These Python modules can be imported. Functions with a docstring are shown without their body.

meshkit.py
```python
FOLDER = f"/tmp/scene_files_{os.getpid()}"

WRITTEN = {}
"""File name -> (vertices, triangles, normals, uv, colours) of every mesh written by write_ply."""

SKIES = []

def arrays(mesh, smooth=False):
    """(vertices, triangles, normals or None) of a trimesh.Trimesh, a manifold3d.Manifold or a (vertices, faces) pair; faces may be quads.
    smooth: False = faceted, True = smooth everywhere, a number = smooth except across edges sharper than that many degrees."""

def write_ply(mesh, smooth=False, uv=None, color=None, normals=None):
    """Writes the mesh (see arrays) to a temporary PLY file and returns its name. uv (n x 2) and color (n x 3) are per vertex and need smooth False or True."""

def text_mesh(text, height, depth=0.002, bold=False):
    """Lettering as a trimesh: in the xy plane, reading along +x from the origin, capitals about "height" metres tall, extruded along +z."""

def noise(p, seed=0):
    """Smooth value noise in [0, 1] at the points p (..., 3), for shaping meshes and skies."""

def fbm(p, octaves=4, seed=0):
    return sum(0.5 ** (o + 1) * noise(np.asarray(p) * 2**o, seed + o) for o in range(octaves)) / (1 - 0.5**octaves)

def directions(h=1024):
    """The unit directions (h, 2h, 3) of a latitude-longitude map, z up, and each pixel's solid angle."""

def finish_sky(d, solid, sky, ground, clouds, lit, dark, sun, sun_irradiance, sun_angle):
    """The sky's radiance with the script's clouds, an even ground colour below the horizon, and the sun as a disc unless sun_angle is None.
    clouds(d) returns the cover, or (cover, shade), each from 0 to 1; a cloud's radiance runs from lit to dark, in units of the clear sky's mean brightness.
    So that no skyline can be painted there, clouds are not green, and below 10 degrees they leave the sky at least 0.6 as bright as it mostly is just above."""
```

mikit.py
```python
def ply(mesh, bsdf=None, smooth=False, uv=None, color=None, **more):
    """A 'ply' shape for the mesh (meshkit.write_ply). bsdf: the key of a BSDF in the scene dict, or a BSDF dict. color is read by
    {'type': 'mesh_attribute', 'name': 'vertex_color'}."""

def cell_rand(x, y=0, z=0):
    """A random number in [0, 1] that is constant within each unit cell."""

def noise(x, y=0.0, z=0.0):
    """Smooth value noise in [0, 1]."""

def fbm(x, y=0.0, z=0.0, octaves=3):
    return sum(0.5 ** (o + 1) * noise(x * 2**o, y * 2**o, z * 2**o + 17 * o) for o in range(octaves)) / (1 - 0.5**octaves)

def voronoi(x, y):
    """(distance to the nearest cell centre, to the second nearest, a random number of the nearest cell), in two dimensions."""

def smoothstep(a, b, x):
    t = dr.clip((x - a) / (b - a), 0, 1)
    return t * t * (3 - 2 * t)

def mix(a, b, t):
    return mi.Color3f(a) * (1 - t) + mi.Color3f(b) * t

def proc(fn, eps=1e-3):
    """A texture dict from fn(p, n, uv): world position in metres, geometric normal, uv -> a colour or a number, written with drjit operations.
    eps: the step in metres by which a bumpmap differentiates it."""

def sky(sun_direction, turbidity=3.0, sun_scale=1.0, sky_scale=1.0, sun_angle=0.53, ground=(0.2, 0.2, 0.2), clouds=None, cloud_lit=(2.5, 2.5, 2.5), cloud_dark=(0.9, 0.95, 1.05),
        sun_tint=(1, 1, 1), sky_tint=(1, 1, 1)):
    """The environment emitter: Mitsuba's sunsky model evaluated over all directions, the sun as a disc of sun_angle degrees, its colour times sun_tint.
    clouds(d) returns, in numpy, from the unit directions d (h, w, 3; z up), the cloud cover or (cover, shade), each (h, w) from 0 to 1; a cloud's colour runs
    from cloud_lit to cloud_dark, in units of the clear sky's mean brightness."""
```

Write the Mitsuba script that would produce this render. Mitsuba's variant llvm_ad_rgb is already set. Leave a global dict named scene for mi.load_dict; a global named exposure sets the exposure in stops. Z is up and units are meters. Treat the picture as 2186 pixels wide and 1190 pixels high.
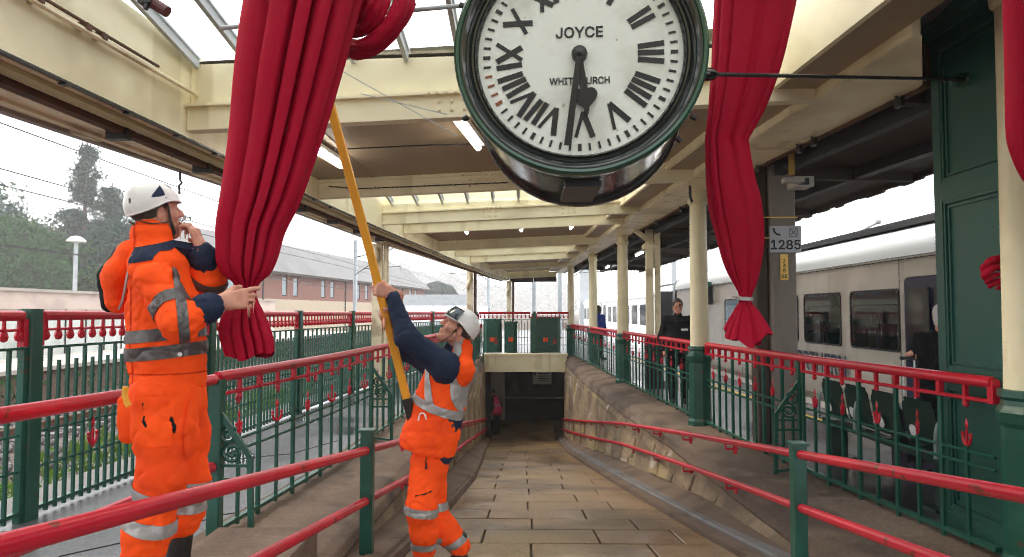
import math, random
import numpy as np, trimesh, drjit as dr, mitsuba as mi
import shapely.geometry as sg, shapely.affinity as sa
import mikit, meshkit
from mikit import proc, noise, fbm, voronoi, cell_rand, smoothstep, mix
V = lambda *a: np.array(a, float)
T = mi.ScalarTransform4f
scene, labels = {}, {}
# ---------------------------------------------------------------- camera, sky, exposure
EYE = 1.52                                    # eye height above the platforms (z = 0)
FPX, TP = 1500.0, 72 / 1500.0                 # focal length in photo pixels, tangent of the upward pitch
cp = 1 / math.hypot(1, TP); sp_ = TP * cp; dl = math.atan(27 * cp / 1500)
FW = V(-math.sin(dl) * cp, math.cos(dl) * cp, sp_)
RT = V(math.cos(dl), math.sin(dl), 0)
DN = np.cross(FW, RT)
O = V(0, 0, EYE)
scene['camera'] = {'type': 'perspective', 'fov': 2 * math.degrees(math.atan(1093 / FPX)), 'fov_axis': 'x', 'near_clip': 0.05, 'far_clip': 3000.0,
                   'to_world': T().look_at(origin=O.tolist(), target=(O + FW).tolist(), up=[0, 0, 1]), 'medium': {'type': 'ref', 'id': 'mist'}}
HAZE = 0.0010
scene['mist'] = {'type': 'homogeneous', 'albedo': {'type': 'rgb', 'value': [.95, .955, .96]}, 'sigma_t': {'type': 'rgb', 'value': [HAZE] * 3}}
scene['sky'] = mikit.sky((-0.5, 0.25, 0.75), turbidity=4, sun_scale=0.12, sun_angle=25, sky_scale=1.0, ground=(.2, .2, .19),
                         clouds=lambda d: (np.ones(d.shape[:2]), 0.25 * meshkit.fbm(d * V(3, 3, 7), 3)), cloud_lit=(1.80, 1.83, 1.87), cloud_dark=(1.2, 1.24, 1.30))
exposure = 3.92

def P(u, v, Y):
    """The point at depth Y seen at photo pixel (u, v)."""
    d = FW + RT * (u - 1093) / FPX + DN * (v - 595) / FPX
    return O + d * (Y / d[1])
def G(u, v, z=0.0):
    d = FW + RT * (u - 1093) / FPX + DN * (v - 595) / FPX
    return O + d * ((z - EYE) / d[2])
# ---------------------------------------------------------------- helpers
_count = {}
def newkey(base):
    n = _count.get(base, 0); _count[base] = n + 1
    return base if n == 0 else f'{base}_{n:03d}'
def tag(key, label=None, cat=None, group=None, kind=None):
    d = labels.setdefault(key, {})
    for k, x in (('label', label), ('category', cat), ('group', group), ('kind', kind)):
        if x: d[k] = x
def thing(name, label, cat, group=None, kind=None):
    k = newkey(name); tag(k, label, cat, group, kind); return k
def put(mesh, mat, name, parent=None, smooth=False, label=None, kind=None, **kw):
    k = newkey(parent + '__' + name if parent else name)
    if isinstance(mesh, M): mesh = mesh.get()
    scene[k] = mikit.ply(mesh, mat, smooth=smooth, **kw)
    if label or kind: tag(k, label, None, None, kind)
    return k
def unit(a):
    a = np.asarray(a, float); return a / (np.linalg.norm(a) + 1e-12)
def frame(d, up=(0, 0, 1)):
    d = unit(d); up = V(*up)
    if abs(d @ unit(up)) > .985: up = V(0, 1, 0)
    a = unit(np.cross(up, d)); return a, unit(np.cross(d, a))      # side, up
class M:
    def __init__(s): s.v, s.f, s.n = [], [], 0
    def add(s, v, f):
        f = np.asarray(f, int)
        if f.shape[1] == 4: f = np.vstack([f[:, [0, 1, 2]], f[:, [0, 2, 3]]])
        s.v.append(np.asarray(v, float)); s.f.append(f + s.n); s.n += len(v); return s
    def get(s): return trimesh.Trimesh(np.vstack(s.v), np.vstack(s.f), process=False)
    def tri(s, m): return s.add(m.vertices, m.faces)
    def hexa(s, b, t):                        # b, t: 4 bottom and 4 top corners, counter-clockwise seen from the top
        v = np.vstack([b, t])
        return s.add(v, [[0, 3, 2, 1], [4, 5, 6, 7], [0, 1, 5, 4], [1, 2, 6, 5], [2, 3, 7, 6], [3, 0, 4, 7]])
    def box(s, x0, x1, y0, y1, z0, z1):
        q = [(x0, y0), (x1, y0), (x1, y1), (x0, y1)]
        return s.hexa([(*p, z0) for p in q], [(*p, z1) for p in q])
    def bar(s, p0, p1, w, h, up=(0, 0, 1), c=0):  # rectangular section, w sideways, h upwards; c: chamfer
        p0, p1 = np.asarray(p0, float), np.asarray(p1, float)
        a, b = frame(p1 - p0, up); w, h = w / 2, h / 2
        if c: q = [(-w + c, -h), (w - c, -h), (w, -h + c), (w, h - c), (w - c, h), (-w + c, h), (-w, h - c), (-w, -h + c)]
        else: q = [(-w, -h), (w, -h), (w, h), (-w, h)]
        return s.prism3([p0 + a * x + b * y for x, y in q], p1 - p0)
    def prism3(s, ring, d):
        ring = np.asarray(ring); n = len(ring); i = np.arange(n); j = (i + 1) % n
        f = [[0, k + 1, k] for k in range(1, n - 1)] + [[n, n + k, n + k + 1] for k in range(1, n - 1)]
        s.add(np.vstack([ring, ring + d]), np.vstack([f, np.stack([i, j, n + j], 1), np.stack([i, n + j, n + i], 1)])); return s
    def tube(s, pts, r, n=8, closed=False, flat=None):
        p = np.asarray(pts, float); r = np.broadcast_to(r, (len(p),)); m = len(p)
        t = np.roll(p, -1, 0) - np.roll(p, 1, 0) if closed else np.gradient(p, axis=0)
        t /= np.linalg.norm(t, axis=1, keepdims=True) + 1e-12
        a = np.cross(t[0], (0, 0, 1) if abs(t[0][2]) < .9 else (1, 0, 0)); A = []
        for k in range(m):
            a = a - t[k] * (a @ t[k]); a = a / (np.linalg.norm(a) + 1e-12); A.append(a)
        A = np.array(A); B = np.cross(t, A); g = np.arange(n) * 2 * np.pi / n + np.pi / n
        fl = (1, 1) if flat is None else flat
        v = p[:, None] + r[:, None, None] * (fl[0] * np.cos(g)[None, :, None] * A[:, None] + fl[1] * np.sin(g)[None, :, None] * B[:, None])
        ii = np.arange(m if closed else m - 1); i, j = np.meshgrid(ii, np.arange(n), indexing='ij'); i2 = (i + 1) % m
        q = np.stack([i * n + j, i * n + (j + 1) % n, i2 * n + (j + 1) % n, i2 * n + j], -1).reshape(-1, 4)
        f = np.vstack([q[:, [0, 1, 2]], q[:, [0, 2, 3]]])
        v = v.reshape(-1, 3)
        if not closed:
            f = np.vstack([f, [[0, k + 1, k] for k in range(1, n - 1)], [[(m - 1) * n, (m - 1) * n + k, (m - 1) * n + k + 1] for k in range(1, n - 1)]])
        return s.add(v, f)
    def lathe(s, prof, c=(0, 0, 0), n=24, axis=(0, 0, 1)):   # prof: (r, h) along the axis
        ax = unit(axis); a, b = frame(ax, (0, 1, 0) if abs(ax[1]) < .9 else (0, 0, 1))
        pr = np.asarray(prof, float); g = np.arange(n) * 2 * np.pi / n; m = len(pr)
        v = np.asarray(c, float) + pr[:, None, 1:2] * ax + pr[:, None, 0:1] * (np.cos(g)[None, :, None] * a + np.sin(g)[None, :, None] * b)
        i, j = np.meshgrid(np.arange(m - 1), np.arange(n), indexing='ij')
        q = np.stack([i * n + j, i * n + (j + 1) % n, (i + 1) * n + (j + 1) % n, (i + 1) * n + j], -1).reshape(-1, 4)
        return s.add(v.reshape(-1, 3), q)
    def ball(s, c, r, n=8):
        m = trimesh.creation.uv_sphere(1.0, count=[n, 2 * n]); return s.add(m.vertices * np.broadcast_to(r, 3) + c, m.faces)
    def grid(s, S, flip=False, closed=False):
        S = np.asarray(S, float); a, b = S.shape[:2]
        i, j = np.meshgrid(np.arange(a - 1), np.arange(b if closed else b - 1), indexing='ij'); j2 = (j + 1) % b
        q = np.stack([i * b + j, (i + 1) * b + j, (i + 1) * b + j2, i * b + j2], -1).reshape(-1, 4)
        return s.add(S.reshape(-1, 3), q[:, ::-1] if flip else q)
    def poly(s, pg, depth, O3, X3, Y3):       # shapely polygon extruded by depth along X3 x Y3
        X3, Y3, O3 = unit(X3), unit(Y3), np.asarray(O3, float); Z3 = np.cross(X3, Y3)
        for g in getattr(pg, 'geoms', [pg]):
            if g.is_empty or g.area < 1e-9: continue
            m = trimesh.creation.extrude_polygon(g, depth, engine='earcut'); w = m.vertices
            s.add(O3 + w[:, :1] * X3 + w[:, 1:2] * Y3 + w[:, 2:] * Z3, m.faces)
        return s
def ip(tab): 
    a = np.array(tab, float); return lambda y: np.interp(y, a[:, 0], a[:, 1])
def smooth_path(pts, n=8):                    # Catmull-Rom through the points
    p = np.asarray(pts, float); q = np.vstack([2 * p[0] - p[1], p, 2 * p[-1] - p[-2]]); out = []
    for k in range(len(p) - 1):
        a, b, c, d = q[k:k + 4]
        for t in np.arange(n) / n:
            out.append(.5 * (2 * b + (c - a) * t + (2 * a - 5 * b + 4 * c - d) * t ** 2 + (3 * b - a - 3 * c + d) * t ** 3))
    return np.array(out + [p[-1]])
def text_on(key, s, height, mat, origin, X3, Y3, name='lettering', depth=.003, bold=False, center=True, stretch=1.0):
    m = meshkit.text_mesh(s, height, depth, bold); v = np.array(m.vertices)
    if center: v[:, 0] -= (v[:, 0].min() + v[:, 0].max()) / 2; v[:, 1] -= (v[:, 1].min() + v[:, 1].max()) / 2
    v[:, 0] *= stretch; X3, Y3 = unit(X3), unit(Y3); Z3 = np.cross(X3, Y3)
    return put(trimesh.Trimesh(np.asarray(origin) + v[:, :1] * X3 + v[:, 1:2] * Y3 + v[:, 2:] * Z3, m.faces, process=False), mat, name, key)
# ---------------------------------------------------------------- materials
def bsdf(name, d): scene[name] = {'type': 'twosided', 'bsdf': d} if d['type'] in ('principled', 'diffuse', 'roughplastic', 'bumpmap') else d
rgb = lambda *c: {'type': 'rgb', 'value': list(c)}
def plain(name, c, rough=.5, spec=.5, **kw): bsdf(name, {'type': 'principled', 'base_color': rgb(*c), 'roughness': rough, 'specular': spec, **kw})
def worn(name, c, c2, sc=1.0, rough=.45, amt=.5, bump=0, bsc=30., spec=.5, lo=.45, hi=.75, streak=1.0, chips=None, csc=14., drip=0, **kw):
    """A colour that drifts to c2 in patches; bump in metres."""
    def fn(p, n, uv):
        q = mix(c, c2, smoothstep(lo, hi, fbm(p.x * sc, p.y * sc, p.z * sc * streak, 4)) * amt + .12 * (noise(p.x * sc * 9, p.y * sc * 9, p.z * sc * 9 * streak) - .5))
        if drip: q = mix(q, c2, drip * smoothstep(.56, .74, noise(p.x * 7, p.y * 7, p.z * .9)) * smoothstep(.4, .6, fbm(p.x * 1.6, p.y * 1.6, p.z * 1.1 + 9, 2)))
        if chips: q = mix(q, chips, smoothstep(.765, .80, fbm(p.x * csc, p.y * csc, p.z * csc, 3)) * .85)
        return q
    f = proc(fn)
    d = {'type': 'principled', 'base_color': f, 'roughness': rough, 'specular': spec, **kw}
    if bump: d = {'type': 'bumpmap', 'arbitrary': proc(lambda p, n, uv: fbm(p.x * bsc, p.y * bsc, p.z * bsc, 3), eps=.3 / bsc), 'scale': bump, 'bsdf': d}
    bsdf(name, d)
worn('cream_paint', (.80, .73, .50), (.46, .38, .21), 1.3, .42, .5, .0014, 14., lo=.48, hi=.80, drip=.45)
worn('cream_worn', (.74, .66, .46), (.30, .21, .12), 2.6, .55, .6, .002, 20., lo=.48, hi=.66)
worn('olive_paint', (.44, .38, .18), (.30, .24, .10), 2., .5, .6)
worn('eave_grey', (.30, .27, .25), (.20, .17, .15), 2., .6, .6)
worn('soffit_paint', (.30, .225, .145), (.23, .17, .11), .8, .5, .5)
worn('green_paint', (.008, .068, .046), (.018, .105, .076), 3., .30, .7, .0012, 40., spec=.5, chips=(.06, .05, .035), csc=11.)
worn('green_dark', (.012, .068, .054), (.018, .088, .072), 1.2, .33, .6, .0005, 30.)
worn('red_paint', (.46, .009, .026), (.30, .010, .020), 3., .30, .6, .0010, 30., chips=(.16, .03, .02), csc=12.)
worn('curtain_cloth', (.33, .0024, .022), (.26, .002, .017), 2., .75, .4, .0004, 260., spec=.15, sheen=.35, sheen_tint=.8)
plain('curtain_dark', (.14, .004, .014), .85, .1)
worn('hivis', (1.0, .095, .010), (.80, .060, .010), 5., .72, .75, .0008, 90., spec=.15, lo=.42, hi=.8)
plain('hivis_dark', (.55, .035, .006), .8, .1)
plain('hivis_pink', (.55, .03, .12), .7, .2)
plain('tape', (.36, .35, .34), .42, .5, metallic=.35)
plain('tape_dark', (.095, .088, .086), .42, .5, metallic=.35)
worn('navy_cloth', (.012, .022, .050), (.020, .032, .065), 8., .75, .6, .0006, 90., spec=.25)
worn('black_cloth', (.006, .007, .009), (.013, .014, .017), 8., .8, .6, .0006, 90., spec=.2)
plain('blue_cloth', (.02, .045, .22), .75, .2)
worn('skin', (.58, .285, .20), (.50, .20, .14), 26., .48, .7, .0004, 160., spec=.4)
plain('skin_dark', (.06, .03, .02), .5)
worn('hair', (.030, .022, .016), (.07, .055, .042), 60., .6, .8, .0012, 160.)
plain('hair_white', (.6, .58, .56), .7)
plain('eye', (.05, .035, .03), .15)
worn('helmet_white', (.72, .71, .69), (.60, .58, .55), 9., .32, .6)
plain('black_plastic', (.010, .011, .013), .35)
plain('black_rubber', (.016, .015, .014), .6)
plain('gloss_black', (.006, .009, .009), .09, .6, clearcoat=.6, clearcoat_gloss=.95)
plain('rim_green', (.008, .060, .036), .16, .6, clearcoat=.7, clearcoat_gloss=.9)
bsdf('visor_glass', {'type': 'principled', 'base_color': rgb(.02, .04, .05), 'roughness': .12, 'specular': .7})
bsdf('drum_metal', {'type': 'principled', 'base_color': rgb(.05, .055, .055), 'roughness': .13, 'metallic': .8, 'specular': .8, 'clearcoat': .8})
worn('dial_white', (.72, .745, .70), (.50, .50, .44), 6., .34, .7, lo=.46, hi=.8, chips=(.40, .36, .27), csc=16.)
worn('dial_ink', (.012, .014, .018), (.05, .03, .02), 8., .45, .35)
plain('dial_rust', (.22, .07, .025), .6)
plain('iron_black', (.012, .012, .013), .4)
worn('rust_iron', (.10, .045, .024), (.040, .026, .020), 6., .75, .8, .002, 40.)
worn('awning_dark', (.055, .040, .034), (.03, .026, .026), 1.3, .8, .7, .002, 25.)
worn('awning_beam', (.030, .034, .040), (.02, .02, .022), 2., .6, .6)
plain('grey_steel', (.34, .36, .38), .45, .5, metallic=.3)
worn('galv', (.40, .43, .45), (.30, .32, .33), 3., .5, .5)
worn('timber', (.23, .205, .185), (.12, .095, .075), 3.5, .75, .8, .003, 40., streak=.12)
worn('timber_dark', (.060, .048, .038), (.035, .03, .026), 4., .8, .7, .002, 40., streak=.15)
worn('yellow_pole', (.78, .36, .022), (.62, .25, .018), 6., .4, .5, streak=.2)
plain('sign_face', (.42, .45, .50), .35)
plain('brass', (.62, .40, .10), .35, .5, metallic=.5)
plain('ink', (.015, .016, .02), .5)
plain('white_paint', (.78, .79, .78), .4)
plain('paper', (.74, .76, .78), .5)
plain('yellow_paint', (.62, .40, .03), .5)
plain('screen_blue', (.028, .036, .065), .2)
plain('plastic_beige', (.45, .44, .40), .4)
worn('train_body', (.53, .485, .43), (.38, .33, .28), .9, .28, .6, spec=.5, drip=.45)
plain('train_white', (.70, .72, .75), .3)
plain('train_navy', (.012, .018, .06), .25)
plain('train_black', (.008, .008, .010), .4)
plain('train_roof', (.60, .64, .66), .4)
plain('train_glass', (.012, .02, .03), .06, .6)
bsdf('glazing', {'type': 'thindielectric', 'int_ior': 1.5, 'specular_transmittance': rgb(.93, .96, .95)})
plain('ink_faded', (.16, .14, .17), .5)
plain('maroon', (.09, .02, .022), .5)
plain('suitcase_cloth', (.016, .010, .028), .6)
plain('galv_green', (.22, .32, .30), .35)
plain('train_stripe', (.30, .26, .22), .4)
plain('pink_knit', (.75, .22, .28), .8)
bsdf('train_pane', {'type': 'thindielectric', 'int_ior': 1.28, 'specular_transmittance': rgb(.12, .18, .22), 'specular_reflectance': rgb(.6, .7, .75)})
plain('seat_blue', (.05, .08, .16), .8)
plain('seat_pale', (.42, .45, .46), .7)
plain('blind_green', (.10, .14, .07), .8)
bsdf('clear_lens', {'type': 'thindielectric', 'int_ior': 1.5})
plain('bench_green', (.006, .030, .024), .3)
plain('brick_red', (.27, .135, .11), .85, .2)
plain('brick_buff', (.55, .45, .33), .85, .2)
worn('slate', (.165, .16, .158), (.12, .118, .118), .5, .6, .6)
plain('frame_white', (.7, .7, .68), .5)
plain('pane_pale', (.25, .32, .36), .1, .7)
worn('concrete', (.40, .37, .33), (.28, .25, .21), 1.5, .85, .7, .003, 20.)
worn('kerb_stone', (.14, .135, .135), (.09, .08, .075), 2.5, .6, .7, .003, 20.)
worn('concrete_pink', (.56, .45, .40), (.40, .32, .28), 1.2, .8, .7)
worn('panel_grey', (.52, .54, .52), (.27, .30, .24), 1.1, .7, .8, streak=.3)
worn('stone_brown', (.125, .086, .062), (.07, .05, .038), 2.5, .9, .8, .006, 16.)
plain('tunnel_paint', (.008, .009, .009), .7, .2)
worn('concrete_wet', (.105, .10, .095), (.06, .055, .05), 2.5, .6, .7, .003, 20.)
plain('sign_board', (.40, .40, .38), .5)
bsdf('lamp_tube', {'type': 'diffuse', 'reflectance': rgb(.8, .8, .8)})
# ramp floor flags, walls, asphalt: patches, stains, damp
def flag_col(p, n, uv):
    a = fbm(p.x * 1.3, p.y * 1.3, 3, 4); b = noise(p.x * .9 + 7, p.y * .55, 2); g = noise(p.x * 60, p.y * 60, p.z * 60)
    c = mix((.245, .160, .088), (.135, .090, .052), smoothstep(.35, .7, a)); c = mix(c, (.29, .19, .075), smoothstep(.55, .8, b) * .5)
    return c * (.82 + .36 * g)
flag_b = {'type': 'principled', 'base_color': proc(flag_col), 'specular': .5,
          'roughness': proc(lambda p, n, uv:   .20 + .28 * smoothstep(.3, .7, fbm(p.x * 1.7 + 4, p.y * 1.7, 0, 3)))}
bsdf('flag_stone', {'type': 'bumpmap', 'arbitrary': proc(lambda p, n, uv: fbm(p.x * 14, p.y * 14, p.z * 14, 4), eps=.01), 'scale': .006, 'bsdf': flag_b})
def wallstone_col(p, n, uv):
    c = mix((.27, .20, .13), (.15, .108, .075), smoothstep(.35, .7, fbm(p.y * 1.6, p.z * 2.2, p.x * 2, 4)))
    c = mix(c, (.36, .28, .14), smoothstep(.55, .75, noise(p.y * 1.1 + 9, p.z * 1.4)) * .7)
    c = mix(c, (.50, .46, .42), smoothstep(.66, .78, fbm(p.y * 1.3 + 31, p.z * 2.1, 5, 4)) * .75)
    return mix(c, (.09, .07, .055), smoothstep(.6, .8, fbm(p.y * 3 + 3, p.z * .9, 8, 3)) * .55) * (.75 + .5 * noise(p.x * 70, p.y * 70, p.z * 70))
bsdf('wall_stone', {'type': 'bumpmap', 'arbitrary': proc(lambda p, n, uv: fbm(p.x * 9, p.y * 9, p.z * 9, 5), eps=.008), 'scale': .014,
                    'bsdf': {'type': 'principled', 'base_color': proc(wallstone_col), 'roughness': .8, 'specular': .3}})
def coping_col(p, n, uv):
    c = mix((.150, .105, .076), (.080, .058, .044), smoothstep(.35, .68, fbm(p.x * 1.7, p.y * 1.7, p.z * 3, 4)))
    c = mix(c, (.23, .17, .13), smoothstep(.58, .76, fbm(p.x * 2 + 5, p.y * 2, p.z * 5 + 3, 4)) * .55)
    return c * (.82 + .36 * noise(p.x * 55, p.y * 55, p.z * 55))
bsdf('coping', {'type': 'bumpmap', 'arbitrary': proc(lambda p, n, uv: fbm(p.x * 11, p.y * 11, p.z * 11, 5), eps=.008), 'scale': .012,
                'bsdf': {'type': 'principled', 'base_color': proc(coping_col), 'roughness': .72, 'specular': .35}})
def roughcast_col(p, n, uv):
    return mix((.15, .11, .085), (.08, .058, .046), smoothstep(.3, .7, fbm(p.x * 2, p.y * 2, p.z * 2, 3))) * (.6 + .8 * noise(p.x * 90, p.y * 90, p.z * 90))
bsdf('roughcast', {'type': 'bumpmap', 'arbitrary': proc(lambda p, n, uv: noise(p.x * 70, p.y * 70, p.z * 70), eps=.004), 'scale': .008,
                   'bsdf': {'type': 'principled', 'base_color': proc(roughcast_col), 'roughness': .8, 'specular': .3}})
def wet(p): return smoothstep(.47, .60, fbm(p.x * .55 + 3, p.y * .55, 1, 4))
asph = {'type': 'principled', 'specular': .5,
        'base_color': proc(lambda p, n, uv: mix((.085, .090, .098), (.038, .041, .046), wet(p)) * (.85 + .3 * noise(p.x * 60, p.y * 60, p.z)) * (.7 + .6 * fbm(p.x * .8, p.y * .8, 5, 3))),
        'roughness': proc(lambda p, n, uv: .34 - .30 * wet(p))}
bsdf('asphalt', {'type': 'bumpmap', 'arbitrary': proc(lambda p, n, uv: fbm(p.x * 30, p.y * 30, p.z, 2) * (1 - .7 * wet(p)), eps=.008), 'scale': .003, 'bsdf': asph})
bsdf('ballast', {'type': 'bumpmap', 'arbitrary': proc(lambda p, n, uv: voronoi(p.x * 13, p.y * 13)[0], eps=.01), 'scale': .05,
                 'bsdf': {'type': 'principled', 'roughness': .9, 'base_color': proc(lambda p, n, uv: mix((.15, .13, .12), (.06, .045, .036), voronoi(p.x * 13, p.y * 13)[2]))}})
bsdf('field', {'type': 'principled', 'roughness': .9, 'base_color': proc(lambda p, n, uv: mix((.06, .085, .03), (.10, .09, .05), fbm(p.x * .3, p.y * .3, 0, 3)))})
def leafy(name, c): bsdf(name, {'type': 'principledthin', 'base_color': proc(lambda p, n, uv: mi.Color3f(*c) * (.55 + .9 * noise(p.x * 1.1, p.y * 1.1, p.z * 1.1))), 'roughness': .6, 'diff_trans': .6, 'spec_trans': 0.})
leafy('leaf_pine', (.014, .044, .030)); leafy('leaf_green', (.028, .076, .020)); plain('leaf_mist', (.03, .042, .04), .9, .1)
leafy('leaf_weed', (.09, .16, .03))
plain('bark', (.085, .065, .05), .9, .2)
# ================================================================ the setting
rng = np.random.default_rng(7)
YP = 24.2                                                     # the subway portal
fz = lambda y: np.interp(y, [-9, 3.28, 12, YP, 30], [0, 0, -1.116, -2.86, -2.90])
XL = ip([(3, -.92), (5, -.88), (7.4, -.78), (10.3, -.72), (13.8, -.82), (20, -1.05), (YP, -1.16), (31, -1.3)])
XR = ip([(3, 1.70), (5, 1.57), (6.5, 1.45), (10.1, 1.22), (12.4, 1.11), (16, 1.03), (YP, 1.05), (31, 1.2)])
XWL = ip([(3, -1.22), (5, -1.17), (8, -1.08), (10.3, -1.07), (14, -1.15), (20, -1.30), (YP, -1.36)])
XWR = ip([(3, 1.95), (4.64, 1.86), (7, 1.84), (11.5, 1.73), (16, 1.50), (20, 1.40), (YP, 1.37)])
XFL = ip([(1, -2.20), (4.7, -2.06), (6.6, -1.87), (9.3, -1.77), (14, -1.66), (20, -1.60), (25, -1.55)])
XFR = ip([(1, 3.15), (4.24, 2.92), (5.24, 2.78), (6.2, 2.65), (9.5, 2.42), (15.3, 2.12), (20, 1.90), (25, 1.66)])
XOL = ip([(-8, -4.3), (0, -3.95), (5.15, -3.65), (10.6, -3.42), (13.3, -3.28), (17, -2.92), (21, -2.35), (25, -1.75)])
XPE = lambda y: XOL(y) - .45                                  # the left platform's edge
YS = np.concatenate([np.arange(-9, 3, 1.5), np.arange(3, YP, .3), [YP]])
# ground: the track bed, one sheet to the horizon
g = M()
gx = np.array([-900, -300, -80, -30, -4, 5.3, 12, 40, 120, 900.]); gy = np.array([-200, -40, 0, 40, 120, 400, 1500.])
def gz(x, y): return -.95 + (0 if abs(x) < 100 else 3 * (abs(x) - 100) / 400)
# (a hole is left under the platforms and the ramp, which are closed solids of their own)
def strip(xa, xb, ya, yb, z): g.add([(xa, ya, z), (xb, ya, z), (xb, yb, z), (xa, yb, z)], [[0, 1, 2, 3]])
strip(-900, -4.6, -200, 1500, -.95); strip(-4.6, 900, 60, 1500, -.95); strip(5.2, 900, -200, 60, -.95)
k = put(g, 'ballast', 'ground'); tag(k, 'grey brown track bed of stone ballast beside the platforms', 'ground', kind='structure')

# platforms
def platform(name, xa, xb, ys, label):
    m = M(); A = np.array([[(xa(y), y, 0), (xb(y), y, 0)] for y in ys])
    m.grid(A, flip=True)
    for x in (xa, xb): m.grid(np.array([[(x(y), y, 0), (x(y), y, -3.2)] for y in ys]), flip=(x is xb))
    k = put(m, 'asphalt', name); tag(k, label, 'platform', kind='structure'); return k
YPL = np.concatenate([np.arange(-9, 26, 1.0), [26, 40, 60.]])
xpl_in = lambda y: XFL(y) - .12 if y < YP else -1.2
lp = platform('platform', lambda y: XPE(y) if y < 25 else -2.2 + (y - 25) * .02, lambda y: xpl_in(y), [y for y in YPL if y < 25.5], 'wet grey asphalt of the narrow island platform on the side of the ramp with the tracks')
rp = platform('platform', lambda y: XFR(y) + .12 if y < 25 else 1.7, lambda y: 5.05 - .002 * y, [y for y in YPL if y < 25.5], 'wet grey asphalt of the wide platform alongside the train')
fp = put(M().box(-2.4, 5.0, 25.01, 60, -.36, -.004), 'asphalt', 'platform'); tag(fp, 'wet platform surface beyond the far end fence, fading into mist', 'platform', kind='structure')
np_ = put(M().box(XFL(0) - .1, XFR(0) + .1, -9, 3.2, -.8, -.003), 'asphalt', 'ramp_landing'); tag(np_, 'level landing at the top of the ramp before the paving', 'landing', kind='structure')
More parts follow.
